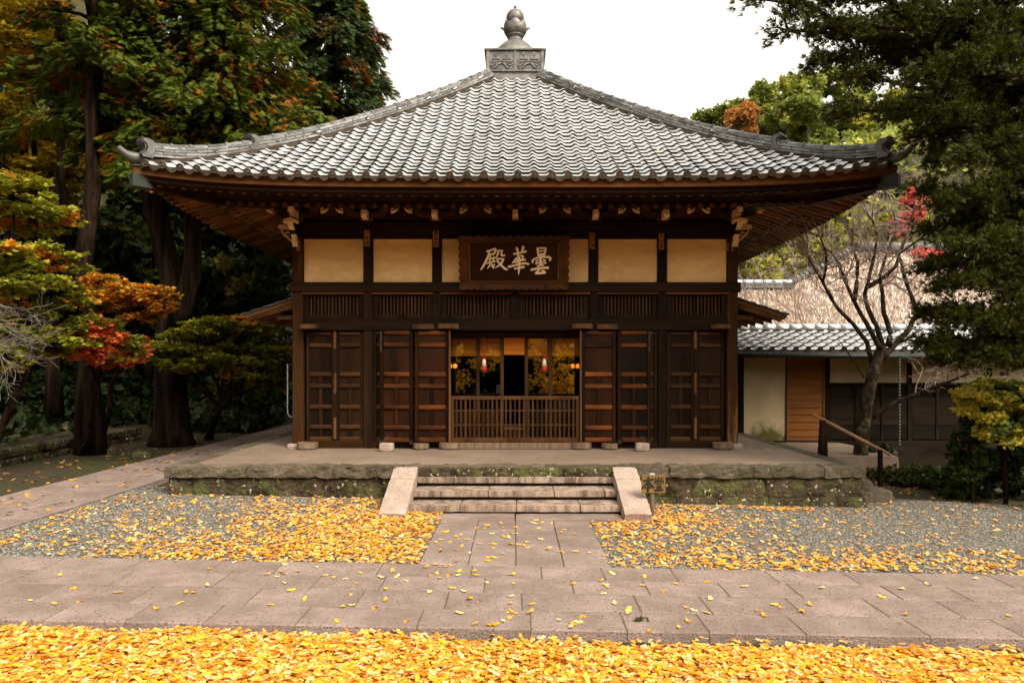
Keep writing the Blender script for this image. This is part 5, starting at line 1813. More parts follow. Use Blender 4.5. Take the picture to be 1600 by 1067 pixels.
grid_face(V3((4.6, 25.8, 2.3)), V3((9.4, 25.8, 2.3)), V3((4.6, 23, 4.60)), V3((9.1, 23, 4.60)), 10, 8, 0.05, 1).build('wing_thatch', 'thatch', th)
HL, HRt = V3((12.05, 24.5, 6.05)), V3((18.0, 24.5, 6.05))
grid_face(V3((5.3, 21.2, 2.75)), V3((20.5, 20.6, 2.3)), HL, HRt, 60, 40, 0.07, 2).build('main_thatch', 'thatch', th)
grid_face(V3((8.3, 29.0, 2.0)), V3((5.3, 21.2, 2.75)), HL, HL + V3((0, 0.01, 0)), 20, 30, 0.05, 3).build('main_thatch', 'thatch', th)
grid_face(V3((20.5, 29.0, 2.0)), V3((8.3, 29.0, 2.0)), HRt, HL, 20, 20, 0.05, 3).build('main_thatch', 'thatch', th)
def straw(p00, p10, p01, p11, n):
    P = []
    for _ in range(n):
        u, v = random.random(), random.random()
        P.append(tuple(p00.lerp(p10, u).lerp(p01.lerp(p11, u), v) + V3((0, -0.03, 0.05 + random.uniform(-.03, .03)))))
    dn = ((p00 + p10) / 2 - (p01 + p11) / 2)
    k = len(P)
    o = foliage('straw', th, 'straw', np.array(P), 0.24, tmpl_leaf(0.035, 0.02), np.full(k, math.atan2(dn.y, dn.x)) + RNG.normal(0, .22, k), np.full(k, math.atan2(-dn.z, math.hypot(dn.x, dn.y))) - 0.12 + RNG.normal(0, .10, k), RNG.normal(0, .5, k), var=0.5)
    return tag(o, kind='stuff')
straw(V3((4.6, 20.9, 2.7)), V3((9.4, 20.9, 2.7)), V3((4.6, 23, 4.60)), V3((9.3, 23, 4.60)), 5000)
straw(V3((5.3, 21.2, 2.75)), V3((20.5, 20.6, 2.3)), HL, HRt, 14000)
bx('wall', 'plaster_house', th, 5.0, 20, 21.2, 28, 0.0, 2.4, 0)
for q in range(14):
    x = 4.7 + q * 0.33
    for r_, (zz_, hw) in enumerate(((4.58, 0.20), (4.68, 0.16))):
        bx('ridge_tile', 'ridge_tile', th, x + .004, x + .326, 23 - hw, 23 + hw, zz_, zz_ + 0.095, 0.012)
    MB().tube([(x, 23, 4.80), (x + .31, 23, 4.80)], [0.11, 0.105], 8).build('ridge_cap', 'tile', th)
P0, P1 = V3((9.15, 21.9, 4.62)), HL + V3((0, 0, .1))
P0 = V3((5.3, 21.2, 2.75)).lerp(HL, 0.55) + V3((0, 0, .10))
for q in range(18):
    a, b = P0.lerp(P1, q / 18), P0.lerp(P1, (q + 0.9) / 18)
    MB().tube([a, b], [0.17, 0.14], 8).build('hip_cap', 'ridge_tile', th)
for q in range(14):
    x = 12.2 + q * 0.4
    MB().tube([(x, 24.5, 6.25), (x + .37, 24.5, 6.25)], [0.2, 0.19], 8).build('ridge_cap', 'ridge_tile', th)

# low retaining wall in the wood on the left
rw = thing('retaining_wall', 'low mossy stone retaining wall at the edge of the wood', 'wall', (-9.5, 13, 0))
y = 7.0
k = 200
while y < 16.2:
    w = random.uniform(0.6, 1.1)
    for z0, z1 in ((0.02, 0.24), (0.245, 0.42)):
        off = 0.02 if z0 > .1 else 0
        rough_stone(-9.75 - off, -9.40 - off, y + .004, y + w - .004, z0, z1, jit=0.02, rnd=0.02, n=(3, 6, 3), seed=k).build('wall_stone', 'stone_moss', rw)
        k += 1
    y += w
for i, (x, y, s, lab) in enumerate(((-8.4, 14.6, 0.30, 'flat field stone lying on the moss before the retaining wall'), (-7.6, 13.9, 0.22, 'small rounded stone lying beside the side path'), (-10.6, 16.8, 0.5, 'mossy boulder lying at the foot of the dark trunks'))):
    tag(rough_stone(x - s, x + s, y - s * .6, y + s * .6, gz(x) - .15, gz(x) + s * .35 + (0.25 if i == 2 else 0), jit=0.05, rnd=s * .22, n=(6, 6, 4), seed=300 + i, freq=3).build('field_stone', 'stone_moss'), lab, 'stone', 'loose stones by the side path')

# ================================================================== TREES AND PLANTS
def wiggle(a, b, n, amp, seed=0):
    a, b = Vector(a), Vector(b)
    L_ = (b - a).length
    return [a.lerp(b, i / n) + noise.noise_vector(a + (b - a) * (i / n) * 1.7 + Vector((seed, seed * .7, 1.1))) * amp * L_ * math.sin(PI * min(1, i / n * 0.9 + 0.05)) for i in range(n + 1)]


def taper(r0, r1, n, p=1.0):
    return [r0 + (r1 - r0) * (i / n) ** p for i in range(n + 1)]


def tree(name, label, base, group=None, cat='tree'):
    return thing(name, label, cat, base, group)


def trunk_tube(m, base, top, r0, r1, n=10, amp=0.03, seed=0, flare=1.5, sides=14):
    pts = wiggle(base, top, n, amp, seed)
    rad = taper(r0, r1, n)
    rad[0] *= flare
    rad[1] *= 1 + (flare - 1) * 0.25
    m.tube(pts, rad, sides)
    return pts


def conifer(name, label, base, H, r0, z0, rad, n_br, material, axis=None, size=0.34, per=26, bark='bark', trunks=None, droop=0.35, sector=None, group=None, top_taper=0.7, density=1.0):
    """tall cypress: whorls of drooping branches carrying flat sprays"""
    base = Vector(base)
    t = tree(name, label, base, group)
    m = MB()
    if trunks:
        for (pts, rr) in trunks:
            m.tube(pts, rr, 14)
    else:
        trunk_tube(m, base - Vector((0, 0, .15)), base + Vector((0, 0, H)), r0, 0.05, seed=H)
    P, YW_, PT = [], [], []
    br = MB()
    for i in range(n_br):
        u = (i + random.random()) / n_br
        z = z0 + (H - z0) * u
        az = random.uniform(*sector) if sector and random.random() < 0.8 else random.uniform(0, 2 * PI)
        L_ = rad * (1 - top_taper * u ** 1.3) * random.uniform(0.55, 1.08)
        d = Vector((math.cos(az), math.sin(az), 0))
        a = (Vector(axis) if axis else base) + Vector((0, 0, z))
        pts = []
        for q in range(7):
            w = q / 6
            pts.append(a + d * (L_ * w) + Vector((0, 0, 0.22 * L_ * w - droop * L_ * w * w * 1.4)) + noise.noise_vector(Vector((i * 1.3, w * 2, 5))) * 0.14 * L_ * w)
        br.tube(pts, taper(0.035 + 0.008 * L_, 0.006, 6), 5, cap=False)
        n = max(4, int(per * L_ / rad * density))
        for _ in range(n):
            w = random.uniform(0.18, 1.02) ** 0.8
            q = min(5, int(w * 6))
            p = pts[q].lerp(pts[q + 1], min(1, w * 6 - q))
            side = random.choice((-1, 1))
            spread = 0.30 * L_ * (1.05 - w) * random.random() + 0.05
            latv = Vector((-d.y, d.x, 0)) * side
            p = p + latv * spread + Vector((0, 0, random.uniform(-0.30, 0.08)))
            P.append(p)
            YW_.append(az + side * random.uniform(0.1, 1.1))
            PT.append(random.uniform(0.15, 0.95))
    m.add(br.v, br.f, True)
    m.build('trunk', bark, t)
    n = len(P)
    foliage('crown', t, material, np.array([tuple(p) for p in P]), size, SPRAY, np.array(YW_), np.array(PT), RNG.normal(0, .45, n), var=0.4)
    return t


def broadleaf(name, label, base, clumps, material, size, n_leaf, trunk_r=0.12, bark='bark', flat=0.7, shell=0.5, tm=SPRIG, group=None, cat='tree', trunk_top=None, sub=7, subr=(0.30, 0.52)):
    """trunk, limbs to every clump, leaves spread through lumpy sub-clumps"""
    base = Vector(base)
    t = tree(name, label, base, group, cat)
    m = MB()
    cs = [Vector(c) for c, r in clumps]
    mean = sum(cs, Vector()) / len(cs)
    low = min(c[2] - r[2] for c, r in clumps)
    fork = Vector(trunk_top) if trunk_top else base.lerp(Vector((mean.x, mean.y, max(base.z + 0.2, low))), 0.85)
    trunk_tube(m, base - Vector((0, 0, .12)), fork, trunk_r, trunk_r * 0.7, n=8, amp=0.05, seed=base.x, sides=10)
    Ps = []
    vol = [max(0.02, r[0] * r[1] + r[0] * r[2] + r[1] * r[2]) for c, r in clumps]
    tot = sum(vol)
    for (c, r), v in zip(clumps, vol):
        c = Vector(c)
        m.tube(wiggle(fork, c, 6, 0.10, c.x), taper(trunk_r * 0.5, 0.012, 6), 6, cap=False)
        k = max(3, int(sub * random.uniform(0.8, 1.2)))
        nn = int(n_leaf * v / tot)
        for q in range(k):
            d = Vector(RNG.normal(size=3))
            d.normalize()
            f = random.uniform(0.45, 0.95)
            sc_ = c + Vector((d.x * r[0], d.y * r[1], d.z * r[2])) * f
            sr = [max(0.05, x * random.uniform(*subr)) for x in r]
            p, _ = ellipsoid_points(max(3, int(nn / k)), sc_, sr, shell)
            Ps.append(p)
            m.tube([c, c.lerp(sc_, 0.6) + Vector((0, 0, 0.02)), sc_], [0.012, 0.008, 0.004], 4, cap=False)
    m.build('trunk', bark, t)
    foliage('crown', t, material, np.concatenate(Ps), size, tm, flat=flat)
    return t


def clump_ring(c, r, n, rr, jitter=0.35):
    out = []
    for i in range(n):
        d = Vector(RNG.normal(size=3))
        d.normalize()
        out.append(((c[0] + d.x * r[0] * .7, c[1] + d.y * r[1] * .7, c[2] + d.z * r[2] * .7), tuple(x * random.uniform(1 - jitter, 1 + jitter) for x in rr)))
    return out


# --- left: the twin trunked cypress by the path
b = Vector((-8.15, 16.2, 0.12))
T1 = [b + Vector((0, 0, -.2)), b + Vector((0, 0, .35)), at(268, 620, 16.2), at(266, 560, 16.2), at(268, 505, 16.2), at(275, 470, 16.2), at(268, 430, 16.2), at(255, 380, 16.2), at(243, 330, 16.1), at(236, 290, 16.0), at(236, 200, 16.0), at(240, 80, 16.2), at(250, -60, 16.5)]
R1 = [0.60, 0.42, 0.36, 0.34, 0.34, 0.30, 0.27, 0.25, 0.25, 0.24, 0.21, 0.16, 0.09]
T2 = [at(272, 520, 16.1), at(288, 470, 16.0), at(299, 430, 16.0), at(302, 380, 16.0), at(301, 330, 16.1), at(304, 250, 16.2), at(308, 120, 16.4), at(315, -40, 16.8)]
R2 = [0.26, 0.24, 0.22, 0.20, 0.19, 0.18, 0.14, 0.08]
conifer('cypress_tree', 'tall twin trunked cypress with orange tipped foliage beside the left eave', b, 13.5, 0.4, 6.5, 3.7, 130, 'leaf_hinoki', axis=(-7.1, 16.2, 0), size=0.215, per=420, trunks=[(T1, R1), (T2, R2)], bark='bark')
conifer('cypress_tree', 'dense blue green cypress rising behind the left slope of the roof', (-5.55, 20.6, 0.2), 16.5, 0.3, 6.0, 2.6, 130, 'leaf_hinoki_blue', size=0.23, per=340, droop=0.45)
conifer('cypress_tree', 'slim cypress with rusty drooping sprays behind the hall roof', (-6.3, 24.0, 0.6), 17.5, 0.3, 6.0, 3.0, 90, 'leaf_hinoki', size=0.28, per=220, droop=0.55)
conifer('cedar_tree', 'straight dark cedar trunk with green sprays left of the twin cypress', (-8.95, 14.4, 0.2), 14, 0.22, 6.8, 1.9, 60, 'leaf_hinoki', size=0.21, per=260)
conifer('cedar_tree', 'thin pale cedar trunk rising through yellow foliage at far left', (-11.6, 17.2, 0.9), 15.5, 0.15, 8.2, 1.1, 26, 'leaf_hinoki', size=0.28, per=70, bark='bark')
broadleaf('yellow_tree', 'tall yellow green autumn tree at the upper left edge', (-14.2, 18.6, 1.6), clump_ring((-13.2, 18.4, 9.0), (1.9, 1.6, 3.6), 20, (1.0, 1.0, 0.45)), 'leaf_yellowgreen', 0.20, 15000, trunk_r=0.22, flat=0.4, sub=9)

# --- left: maples
def layers(spec):
    return [(tuple(at(x, y, D)), (rx, ry, rz)) for (x, y, D, rx, ry, rz) in spec]
broadleaf('maple_tree', 'orange and green maple with spreading tiers at the left edge', (-8.9, 11.4, 0.42),
          layers([(20, 310, 11, .9, .8, .34), (60, 340, 11.4, .7, .7, .3), (10, 400, 10.6, .8, .8, .3), (75, 410, 11.2, .75, .7, .26), (25, 440, 10.5, .7, .7, .26), (80, 460, 11.5, .7, .8, .26), (30, 500, 11, .8, .8, .3), (70, 540, 11.3, .7, .7, .26), (5, 555, 10.8, .6, .6, .3)]),
          'leaf_maple_green', 0.105, 12000, trunk_r=0.07, flat=0.35, sub=30, subr=(.14, .30))
broadleaf('maple_tree', 'bright orange maple tier in front of the straight cedar trunk', (-9.1, 14.9, 0.2),
          layers([(150, 470, 13, .55, .6, .22), (190, 458, 13, .6, .6, .22), (232, 462, 13.2, .5, .6, .22), (215, 485, 13, .5, .5, .22), (165, 440, 13.4, .5, .5, .22), (250, 478, 13.1, .25, .4, .22)]),
          'leaf_maple_orange', 0.10, 6400, trunk_r=0.06, flat=0.35, sub=26, subr=(.14, .32))
broadleaf('maple_tree', 'red tipped maple tier low over the dark wood on the left', (-9.0, 14.2, 0.2),
          layers([(115, 508, 12, .40, .5, .22), (150, 510, 12, .45, .5, .22), (180, 535, 12, .5, .5, .22), (130, 545, 12.2, .5, .5, .22), (205, 552, 12.2, .35, .5, .22), (165, 560, 12.3, .4, .4, .22)]),
          'leaf_maple_red', 0.095, 5600, trunk_r=0.05, flat=0.35, sub=24, subr=(.16, .34))
broadleaf('maple_tree', 'broad green maple dome spreading over the side path', (-7.9, 17.6, 0.2),
          layers([(270, 545, 15, .75, .9, .16), (310, 520, 15.2, .8, .9, .18), (350, 505, 15.4, .85, .9, .18), (395, 515, 15.6, .8, .9, .18), (425, 545, 15.8, .65, .8, .2), (290, 570, 14.8, .5, .7, .15), (345, 555, 15.4, .9, .9, .25), (390, 575, 15.8, .8, .9, .3), (255, 560, 14.8, .4, .5, .12), (425, 590, 16.2, .6, .7, .3), (365, 610, 16.5, .7, .7, .25)]),
          'leaf_maple_green', 0.115, 17000, trunk_r=0.09, flat=0.4, sub=34, subr=(.13, .28), bark='bark')
# bare grey twigs reaching in from the left edge
bt = thing('bare_bush', 'bare pale grey branches reaching in at the left edge', 'bush', (-8.6, 9.2, 0.2))
m = MB()
def twig_tree(m, a, d, L_, r, depth, spread=0.6, seed=0, zb=0.0):
    pts = [a]
    dd = Vector(d).normalized()
    n = 4
    for i in range(n):
        dd = (dd + Vector(RNG.normal(size=3)) * 0.16 + Vector((0, 0, zb))).normalized()
        pts.append(pts[-1] + dd * (L_ / n))
    m.tube(pts, taper(r, max(0.0015, r * 0.5), n), 5 if r > 0.008 else 4, cap=False)
    if depth > 0:
        for i in range(1, n + 1):
            for _ in range(1 if i < n else 2):
                if random.random() < 0.85:
                    nd = (dd + Vector(RNG.normal(size=3)) * spread).normalized()
                    twig_tree(m, pts[i], nd, L_ * random.uniform(0.45, 0.75), r * 0.55, depth - 1, spread, seed, zb)
for (x, y, ex, ey) in ((-60, 500, 60, 470), (-60, 560, 70, 530), (-60, 530, 40, 560), (-60, 450, 55, 500), (-60, 600, 60, 560)):
    a, e = at(x, y, 9.2), at(ex, ey, 9.4)
    twig_tree(m, a, e - a, (e - a).length * 0.62, 0.010, 3, 0.5)
m.build('branches', 'twig_grey', bt)
MB().tube([(-8.6, 9.2, 0.1), (-8.3, 9.2, 1.2), tuple(at(-60, 530, 9.2))], [0.05, 0.04, 0.016], 8).build('trunk', 'bark_grey', bt)

# --- left: understorey shrubs and forest behind
def shrub(label, c, r, material, size, n, name='shrub', cat='shrub', group=None, tm=SPRIG, stems=True):
    c = Vector(c)
    base = Vector((c.x, c.y, max(terrain(c.x, c.y), -0.1)))
    return broadleaf(name, label, base, clump_ring(c, r, 5, [x * 0.62 for x in r], 0.25), material, size, n, trunk_r=0.03, flat=0.8, cat=cat, group=group, tm=tm, sub=6, trunk_top=base.lerp(c, 0.4))
G = 'dark shrubs under the trees'
for (x, y, D, rx, rz, mtl, n, lab) in (
        (20, 640, 17.5, 1.2, 0.9, 'leaf_dark', 2200, 'dark evergreen shrub above the retaining wall at the left edge'),
        (95, 650, 18.5, 1.1, 0.8, 'leaf_dark', 2000, 'dark evergreen shrub left of the straight cedar trunk'),
        (190, 645, 18.5, 1.0, 0.9, 'leaf_dark', 2200, 'dark evergreen shrub between the cedar trunk and the twin trunk'),
        (180, 590, 20.5, 1.2, 1.0, 'leaf_dark', 2200, 'taller dark shrub behind the red tipped maple'),
        (320, 655, 20.0, 0.9, 0.55, 'leaf_striped', 2600, 'low shrub with pale striped leaves at the foot of the twin trunk'),
        (365, 665, 20.5, 0.8, 0.35, 'leaf_striped', 1800, 'low striped leaf ground shrub beside the side path'),
        (400, 610, 22.0, 1.0, 0.9, 'leaf_forest', 2200, 'green shrub behind the side path near the hall'),
        (425, 640, 23.5, 0.9, 0.8, 'leaf_dark', 1600, 'dark shrub at the far end of the side path')):
    c = at(x, y, D)
    shrub(lab, c, (rx, rx * 0.8, rz), mtl, 0.20, n, group=G)
G2 = 'trees of the wood behind'
for i, (x, y, D, rx, rz, mtl, n, lab) in enumerate((
        (395, 470, 23, 1.9, 1.5, 'leaf_forest', 5200, 'green tree with yellow tips seen under the left eave'),
        (350, 420, 27, 2.6, 2.4, 'leaf_dark', 5200, 'dark evergreen tree filling the gap under the left eave'),
        (170, 420, 22, 2.0, 2.2, 'leaf_forest', 5200, 'yellow green tree behind the straight cedar trunk'),
        (60, 240, 24, 2.2, 2.4, 'leaf_yellowgreen', 5200, 'golden tree behind the thin pale cedar'),
        (60, 420, 22, 2.2, 2.6, 'leaf_forest', 5600, 'dark green tree behind the orange maple'),
        (110, 560, 23, 2.2, 1.8, 'leaf_dark', 5000, 'dark evergreen tree low behind the red tipped maple'),
        (10, 560, 21, 1.8, 2.0, 'leaf_dark', 5000, 'dark evergreen tree low at the left edge'),
        (300, 560, 25, 2.2, 2.0, 'leaf_dark', 5000, 'dark evergreen tree between the twin trunk and the hall'),
        (230, 330, 24, 2.0, 2.6, 'leaf_forest', 5600, 'green tree with golden patches behind the twin trunk'),
        (275, 350, 27, 1.8, 2.2, 'leaf_dark', 4200, 'dark evergreen tree seen between the two trunks of the cypress'),
        (130, 130, 26, 3.0, 3.2, 'leaf_forest', 5600, 'tall green tree behind the upper cypress boughs'),
        (390, 90, 28, 3.4, 4.4, 'leaf_dark', 7000, 'tall dark tree behind the twin cypress'))):
    c = at(x, y, D)
    base = Vector((c.x, c.y, terrain(c.x, c.y)))
    broadleaf('forest_tree', lab, base, clump_ring(c, (rx, rx, rz), 9, (rx * .55, rx * .55, rz * .42)), mtl, 0.34, n, trunk_r=0.16, flat=0.7, group=G2, sub=6)
# far trunks in the shade
for (x, D, r, lab) in ((30, 20, .12, 'slim dark trunk standing deep in the wood at left'), (205, 23, .13, 'slim dark trunk deep in the wood right of the straight cedar')):
    bx_ = at(x, 0, D).x
    z = terrain(bx_, D)
    t = tree('dead_tree', lab, (bx_, D, z), 'trunks deep in the wood')
    m = MB()
    trunk_tube(m, (bx_, D, z - .2), (bx_ + .2, D, z + 11), r, r * .6, seed=x, sides=10)
    m.build('trunk', 'bark', t)
# ground cover on the left slope
P = []
for _ in range(15000):
    x, y = random.uniform(-34, -9.9), random.uniform(9, 36)
    P.append((x, y, terrain(x, y) + random.uniform(0.0, 0.55) * random.random()))
for _ in range(7000):
    x, y = random.uniform(-11, -7.4), random.uniform(19, 34)
    P.append((x, y, terrain(x, y) + random.uniform(0.0, 0.6) * random.random()))
o = foliage('undergrowth', None, 'leaf_dark', np.array(P), 0.30, SPRIG, flat=0.7)
tag(o, 'dark leafy undergrowth on the wooded slope at left', kind='stuff')

# --- right: bare plum tree
pl = thing('plum_tree', 'gnarled bare plum tree with lichen on its limbs in front of the house', 'tree', at(1345, 715, 12.8))
m = MB()
def limb(px, r0, r1, D=12.8, bend=0.0, seed=0.0):
    n = len(px)
    pts = []
    for i, (x, y) in enumerate(px):
        dd = D + bend * i / (n - 1) + 0.25 * noise.noise(Vector((x * .01, y * .013, seed)))
        pts.append(at(x, y, dd))
    # refine
    q = []
    for i in range(n - 1):
        for w in (0, 0.34, 0.67):
            p = pts[i].lerp(pts[i + 1], w)
            q.append(p + noise.noise_vector(p * 5) * 0.012)
    q.append(pts[-1])
    m.tube(q, taper(r0, r1, len(q) - 1, 0.8), 9)
    return q
L1 = []
L1.append(limb([(1343, 722), (1347, 690), (1350, 650), (1358, 610), (1368, 570), (1378, 542)], 0.14, 0.095))
L1.append(limb([(1364, 575), (1355, 535), (1335, 508), (1310, 483), (1296, 462), (1286, 440), (1290, 420), (1291, 398), (1282, 372)], 0.048, 0.015, bend=-.5, seed=1))
L1.append(limb([(1300, 468), (1285, 440), (1270, 415), (1262, 400)], 0.035, 0.010, bend=-.6, seed=2))
L1.append(limb([(1376, 546), (1362, 520), (1345, 490), (1332, 466), (1321, 440), (1312, 415), (1300, 395), (1284, 384)], 0.052, 0.014, bend=.3, seed=3))
L1.append(limb([(1334, 470), (1339, 440), (1340, 410), (1331, 385), (1334, 350)], 0.05, 0.014, bend=.2, seed=4))
L1.append(limb([(1380, 545), (1370, 510), (1355, 480), (1351, 460), (1357, 438), (1366, 400), (1371, 370), (1363, 345), (1350, 328)], 0.054, 0.014, bend=-.2, seed=5))
L1.append(limb([(1356, 448), (1384, 432), (1400, 415), (1407, 394), (1440, 372), (1455, 350)], 0.05, 0.012, bend=-.5, seed=6))
L1.append(limb([(1388, 540), (1392, 520), (1381, 490), (1379, 460), (1375, 430), (1386, 395), (1400, 360), (1396, 330)], 0.06, 0.014, bend=.6, seed=7))
L1.append(limb([(1378, 560), (1400, 536), (1420, 515), (1433, 486), (1421, 455), (1411, 425), (1406, 398), (1422, 350), (1430, 320)], 0.064, 0.014, bend=.4, seed=8))
L1.append(limb([(1356, 655), (1380, 640), (1410, 624), (1440, 613), (1470, 600), (1500, 590), (1516, 583)], 0.055, 0.018, bend=-.8, seed=9))
L1.append(limb([(1350, 590), (1335, 565), (1320, 545), (1308, 528)], 0.018, 0.006, bend=-.5, seed=10))
m.build('trunk', 'bark_plum', pl)
m = MB()
for q in L1[1:10]:
    for i in range(int(len(q) * 0.45), len(q)):
        for _ in range(2):
            if random.random() < 0.5:
                d = Vector((random.uniform(-1, 1), random.uniform(-.7, .7), random.uniform(-.1, 1.0)))
                twig_tree(m, q[i], d, random.uniform(0.30, 0.62), 0.013, 2, 0.55)
    twig_tree(m, q[-1], q[-1] - q[-3] + Vector((0, 0, .1)), 0.6, 0.014, 3, 0.6)
tb_ = m.build('twigs', 'bark_plum', pl)
tb_.data.materials[0] = MATS['twig_pale']
# second, finer bare tree behind the house
bs = thing('bare_shrub', 'thin reddish bare twigs rising before the thatched roof', 'bush', (8.1, 18.2, 0))
m = MB()
for q in range(11):
    a = Vector((8.1 + random.uniform(-1.9, 1.9), 18.2 + random.uniform(-.5, .5), 1.6))
    e = Vector((a.x + random.uniform(-.9, .5), a.y + random.uniform(-.3, .3), random.uniform(4.4, 6.0)))
    twig_tree(m, a, e - a, (e - a).length * 0.75, 0.018, 3, 0.42, zb=0.05)
    m.tube([(8.1, 18.2, -0.1), tuple(a.lerp(Vector((8.1, 18.2, 0)), 0.5)), tuple(a)], [0.03, 0.024, 0.018], 5)
m.build('branches', 'twig_pale', bs)

# --- right: the great dark juniper
jn = thing('juniper_tree', 'huge dark juniper with tufted foliage overhanging the right side', 'tree', (8.0, 9.6, -0.15))
m = MB()
tp = trunk_tube(m, (8.2, 9.7, -0.3), (7.7, 9.9, 12.0), 0.42, 0.06, n=12, amp=0.03, seed=4)
Pj, Yj, Pp = [], [], []
ends = []
def jbranch(a, e, r, nsub, spread):
    pts = wiggle(a, e, 6, 0.10, random.random() * 9)
    m.tube(pts, taper(r, 0.012, 6), 6, cap=False)
    for i in range(nsub):
        w = random.uniform(0.25, 1.0)
        q = min(5, int(w * 6))
        p = pts[q].lerp(pts[q + 1], w * 6 - q)
        d = (Vector(e) - Vector(a)).normalized() + Vector((random.uniform(-1, 1), random.uniform(-1, 1), random.uniform(-.35, .75))) * 0.9
        L_ = spread * random.uniform(0.4, 1.0) * (1.15 - 0.5 * w)
        p2 = p + d.normalized() * L_
        m.tube([p, p.lerp(p2, .5) + Vector((0, 0, .03)), p2], [0.018, 0.012, 0.005], 4, cap=False)
        ends.append((p, p2))
# boughs given by their tips in the picture: (x, y, distance)
tips = [(1190, 2, 8.6), (1225, 55, 8.8), (1262, 105, 8.9), (1200, -60, 8.6), (1250, -30, 9.2), (1300, 60, 9.0), (1290, 0, 8.2), (1330, 120, 8.8), (1310, 175, 8.8), (1350, 40, 8.4), (1380, 100, 9.2), (1400, 30, 9.6),
        (1385, 170, 9.0), (1430, 120, 8.4), (1450, 60, 9.4), (1420, 215, 9.2), (1470, 180, 8.6), (1500, 90, 8.4), (1530, 150, 9.2), (1560, 60, 9.0), (1590, 120, 8.6), (1455, 250, 9.2), (1500, 240, 8.6), (1550, 220, 9.4),
        (1590, 250, 8.8), (1440, 300, 9.4), (1475, 320, 8.8), (1520, 310, 8.6), (1570, 330, 9.2), (1450, 365, 9.2), (1490, 390, 8.8), (1540, 380, 8.5), (1590, 400, 8.9), (1445, 425, 9.4), (1475, 450, 8.9), (1520, 440, 8.6),
        (1570, 460, 8.8), (1450, 490, 9.3), (1490, 500, 8.9), (1540, 510, 8.6), (1590, 520, 8.8), (1445, 540, 9.2), (1485, 548, 8.9), (1530, 556, 8.7), (1580, 560, 8.9), (1470, 560, 9.3), (1620, 300, 9), (1630, 450, 9), (1640, 150, 9),
        (1300, -80, 9.5), (1380, -60, 9), (1450, -50, 9.2), (1520, -60, 8.8), (1590, -40, 9.4)]
for (x, y, D) in tips:
    e = at(x, y, D)
    z = clamp(e.z + random.uniform(-0.1, 0.9) * min(1, (e.z) * 0.3), 1.9, 11.5)
    u = (z + 0.3) / 12.3
    a = Vector((8.2 - 0.5 * u, 9.7 + 0.2 * u, z))
    far = (e - a).length
    jbranch(a, e, 0.03 + 0.012 * far, 30 + int(4 * far), 0.55)
for _ in range(24):   # boughs on the far side and out of the frame
    z = random.uniform(2.2, 11)
    az = random.uniform(-0.9, 2.6)
    a = Vector((8.1, 9.7, z))
    jbranch(a, a + Vector((math.cos(az), math.sin(az), 0.1)) * random.uniform(1.3, 2.6) * (1.15 - z / 16), 0.05, 26, 0.6)
m.build('trunk', 'bark', jn)
for (p, p2) in ends:
    d = p2 - p
    for _ in range(24):
        w = random.uniform(0.15, 1.08)
        q = p + d * w + Vector(RNG.normal(size=3)) * 0.055
        Pj.append(tuple(q))
        Yj.append(math.atan2(d.y, d.x) + random.gauss(0, .7))
        Pp.append(-math.atan2(d.z, math.hypot(d.x, d.y)) - random.uniform(-0.2, 0.7))
foliage('crown', jn, 'leaf_juniper', np.array(Pj), 0.088, TUFT, np.array(Yj), np.array(Pp), RNG.random(len(Pj)) * 6.28, var=0.35)

# --- right: shrubs in front of the house
G = 'shrubs before the house'
c = at(1570, 635, 10.4)
broadleaf('azalea_bush', 'rounded golden green azalea at the right edge', (c.x, c.y, -0.15), [(tuple(at(x, y, D)), r) for x, y, D, r in ((1525, 615, 10.3, (.38, .4, .16)), (1565, 608, 10.4, (.45, .5, .18)), (1600, 625, 10.3, (.45, .5, .22)), (1540, 640, 10.2, (.42, .4, .18)), (1585, 660, 10.3, (.48, .5, .25)), (1620, 650, 10.6, (.5, .5, .3)), (1560, 680, 10.3, (.4, .4, .2)))], 'leaf_azalea', 0.075, 9000, trunk_r=0.035, flat=0.6, group=G, cat='shrub', sub=10, trunk_top=(c.x, c.y, 0.5))
c = at(1520, 705, 10.6)
cam_b = broadleaf('camellia_bush', 'dark camellia bush with a few red flowers below the azalea', (c.x, c.y, -0.15), [(tuple(at(x, y, D)), r) for x, y, D, r in ((1505, 690, 10.5, (.2, .3, .2)), (1530, 720, 10.6, (.35, .35, .25)), (1510, 735, 10.5, (.3, .3, .2)), (1515, 660, 10.6, (.15, .2, .14)), (1560, 725, 10.9, (.4, .4, .3)), (1590, 720, 11, (.4, .4, .3)))], 'leaf_forest', 0.085, 4200, trunk_r=0.025, group=G, cat='shrub', sub=7, trunk_top=(c.x, c.y, 0.3))
P = np.array([tuple(at(random.uniform(1492, 1530), random.uniform(640, 705), 10.4 + random.uniform(-.15, .2))) for _ in range(7)])
foliage('flowers', cam_b, 'petal_red', P, 0.05, SPRIG)
for (x, y, D, rx, rz, mtl, n, lab) in ((1385, 722, 12.6, .55, .16, 'leaf_forest', 1100, 'low dark leafy plant at the foot of the plum tree'), (1450, 735, 12.0, .55, .16, 'leaf_forest', 1500, 'low green plant between the plum tree and the camellia'),
                                       (1500, 752, 11.2, .45, .12, 'leaf_forest', 1200, 'low green plant under the camellia bush'), (1585, 750, 11.3, .5, .2, 'leaf_dark', 1300, 'low dark plant at the right edge of the court'),
                                       (1365, 700, 13.4, .3, .22, 'leaf_dark', 700, 'dark leafy sprout behind the handrail')):
    shrub(lab, at(x, y, D) - Vector((0, 0, .12)), (rx, rx * .8, rz), mtl, 0.085, int(n * 1.5), group=G)

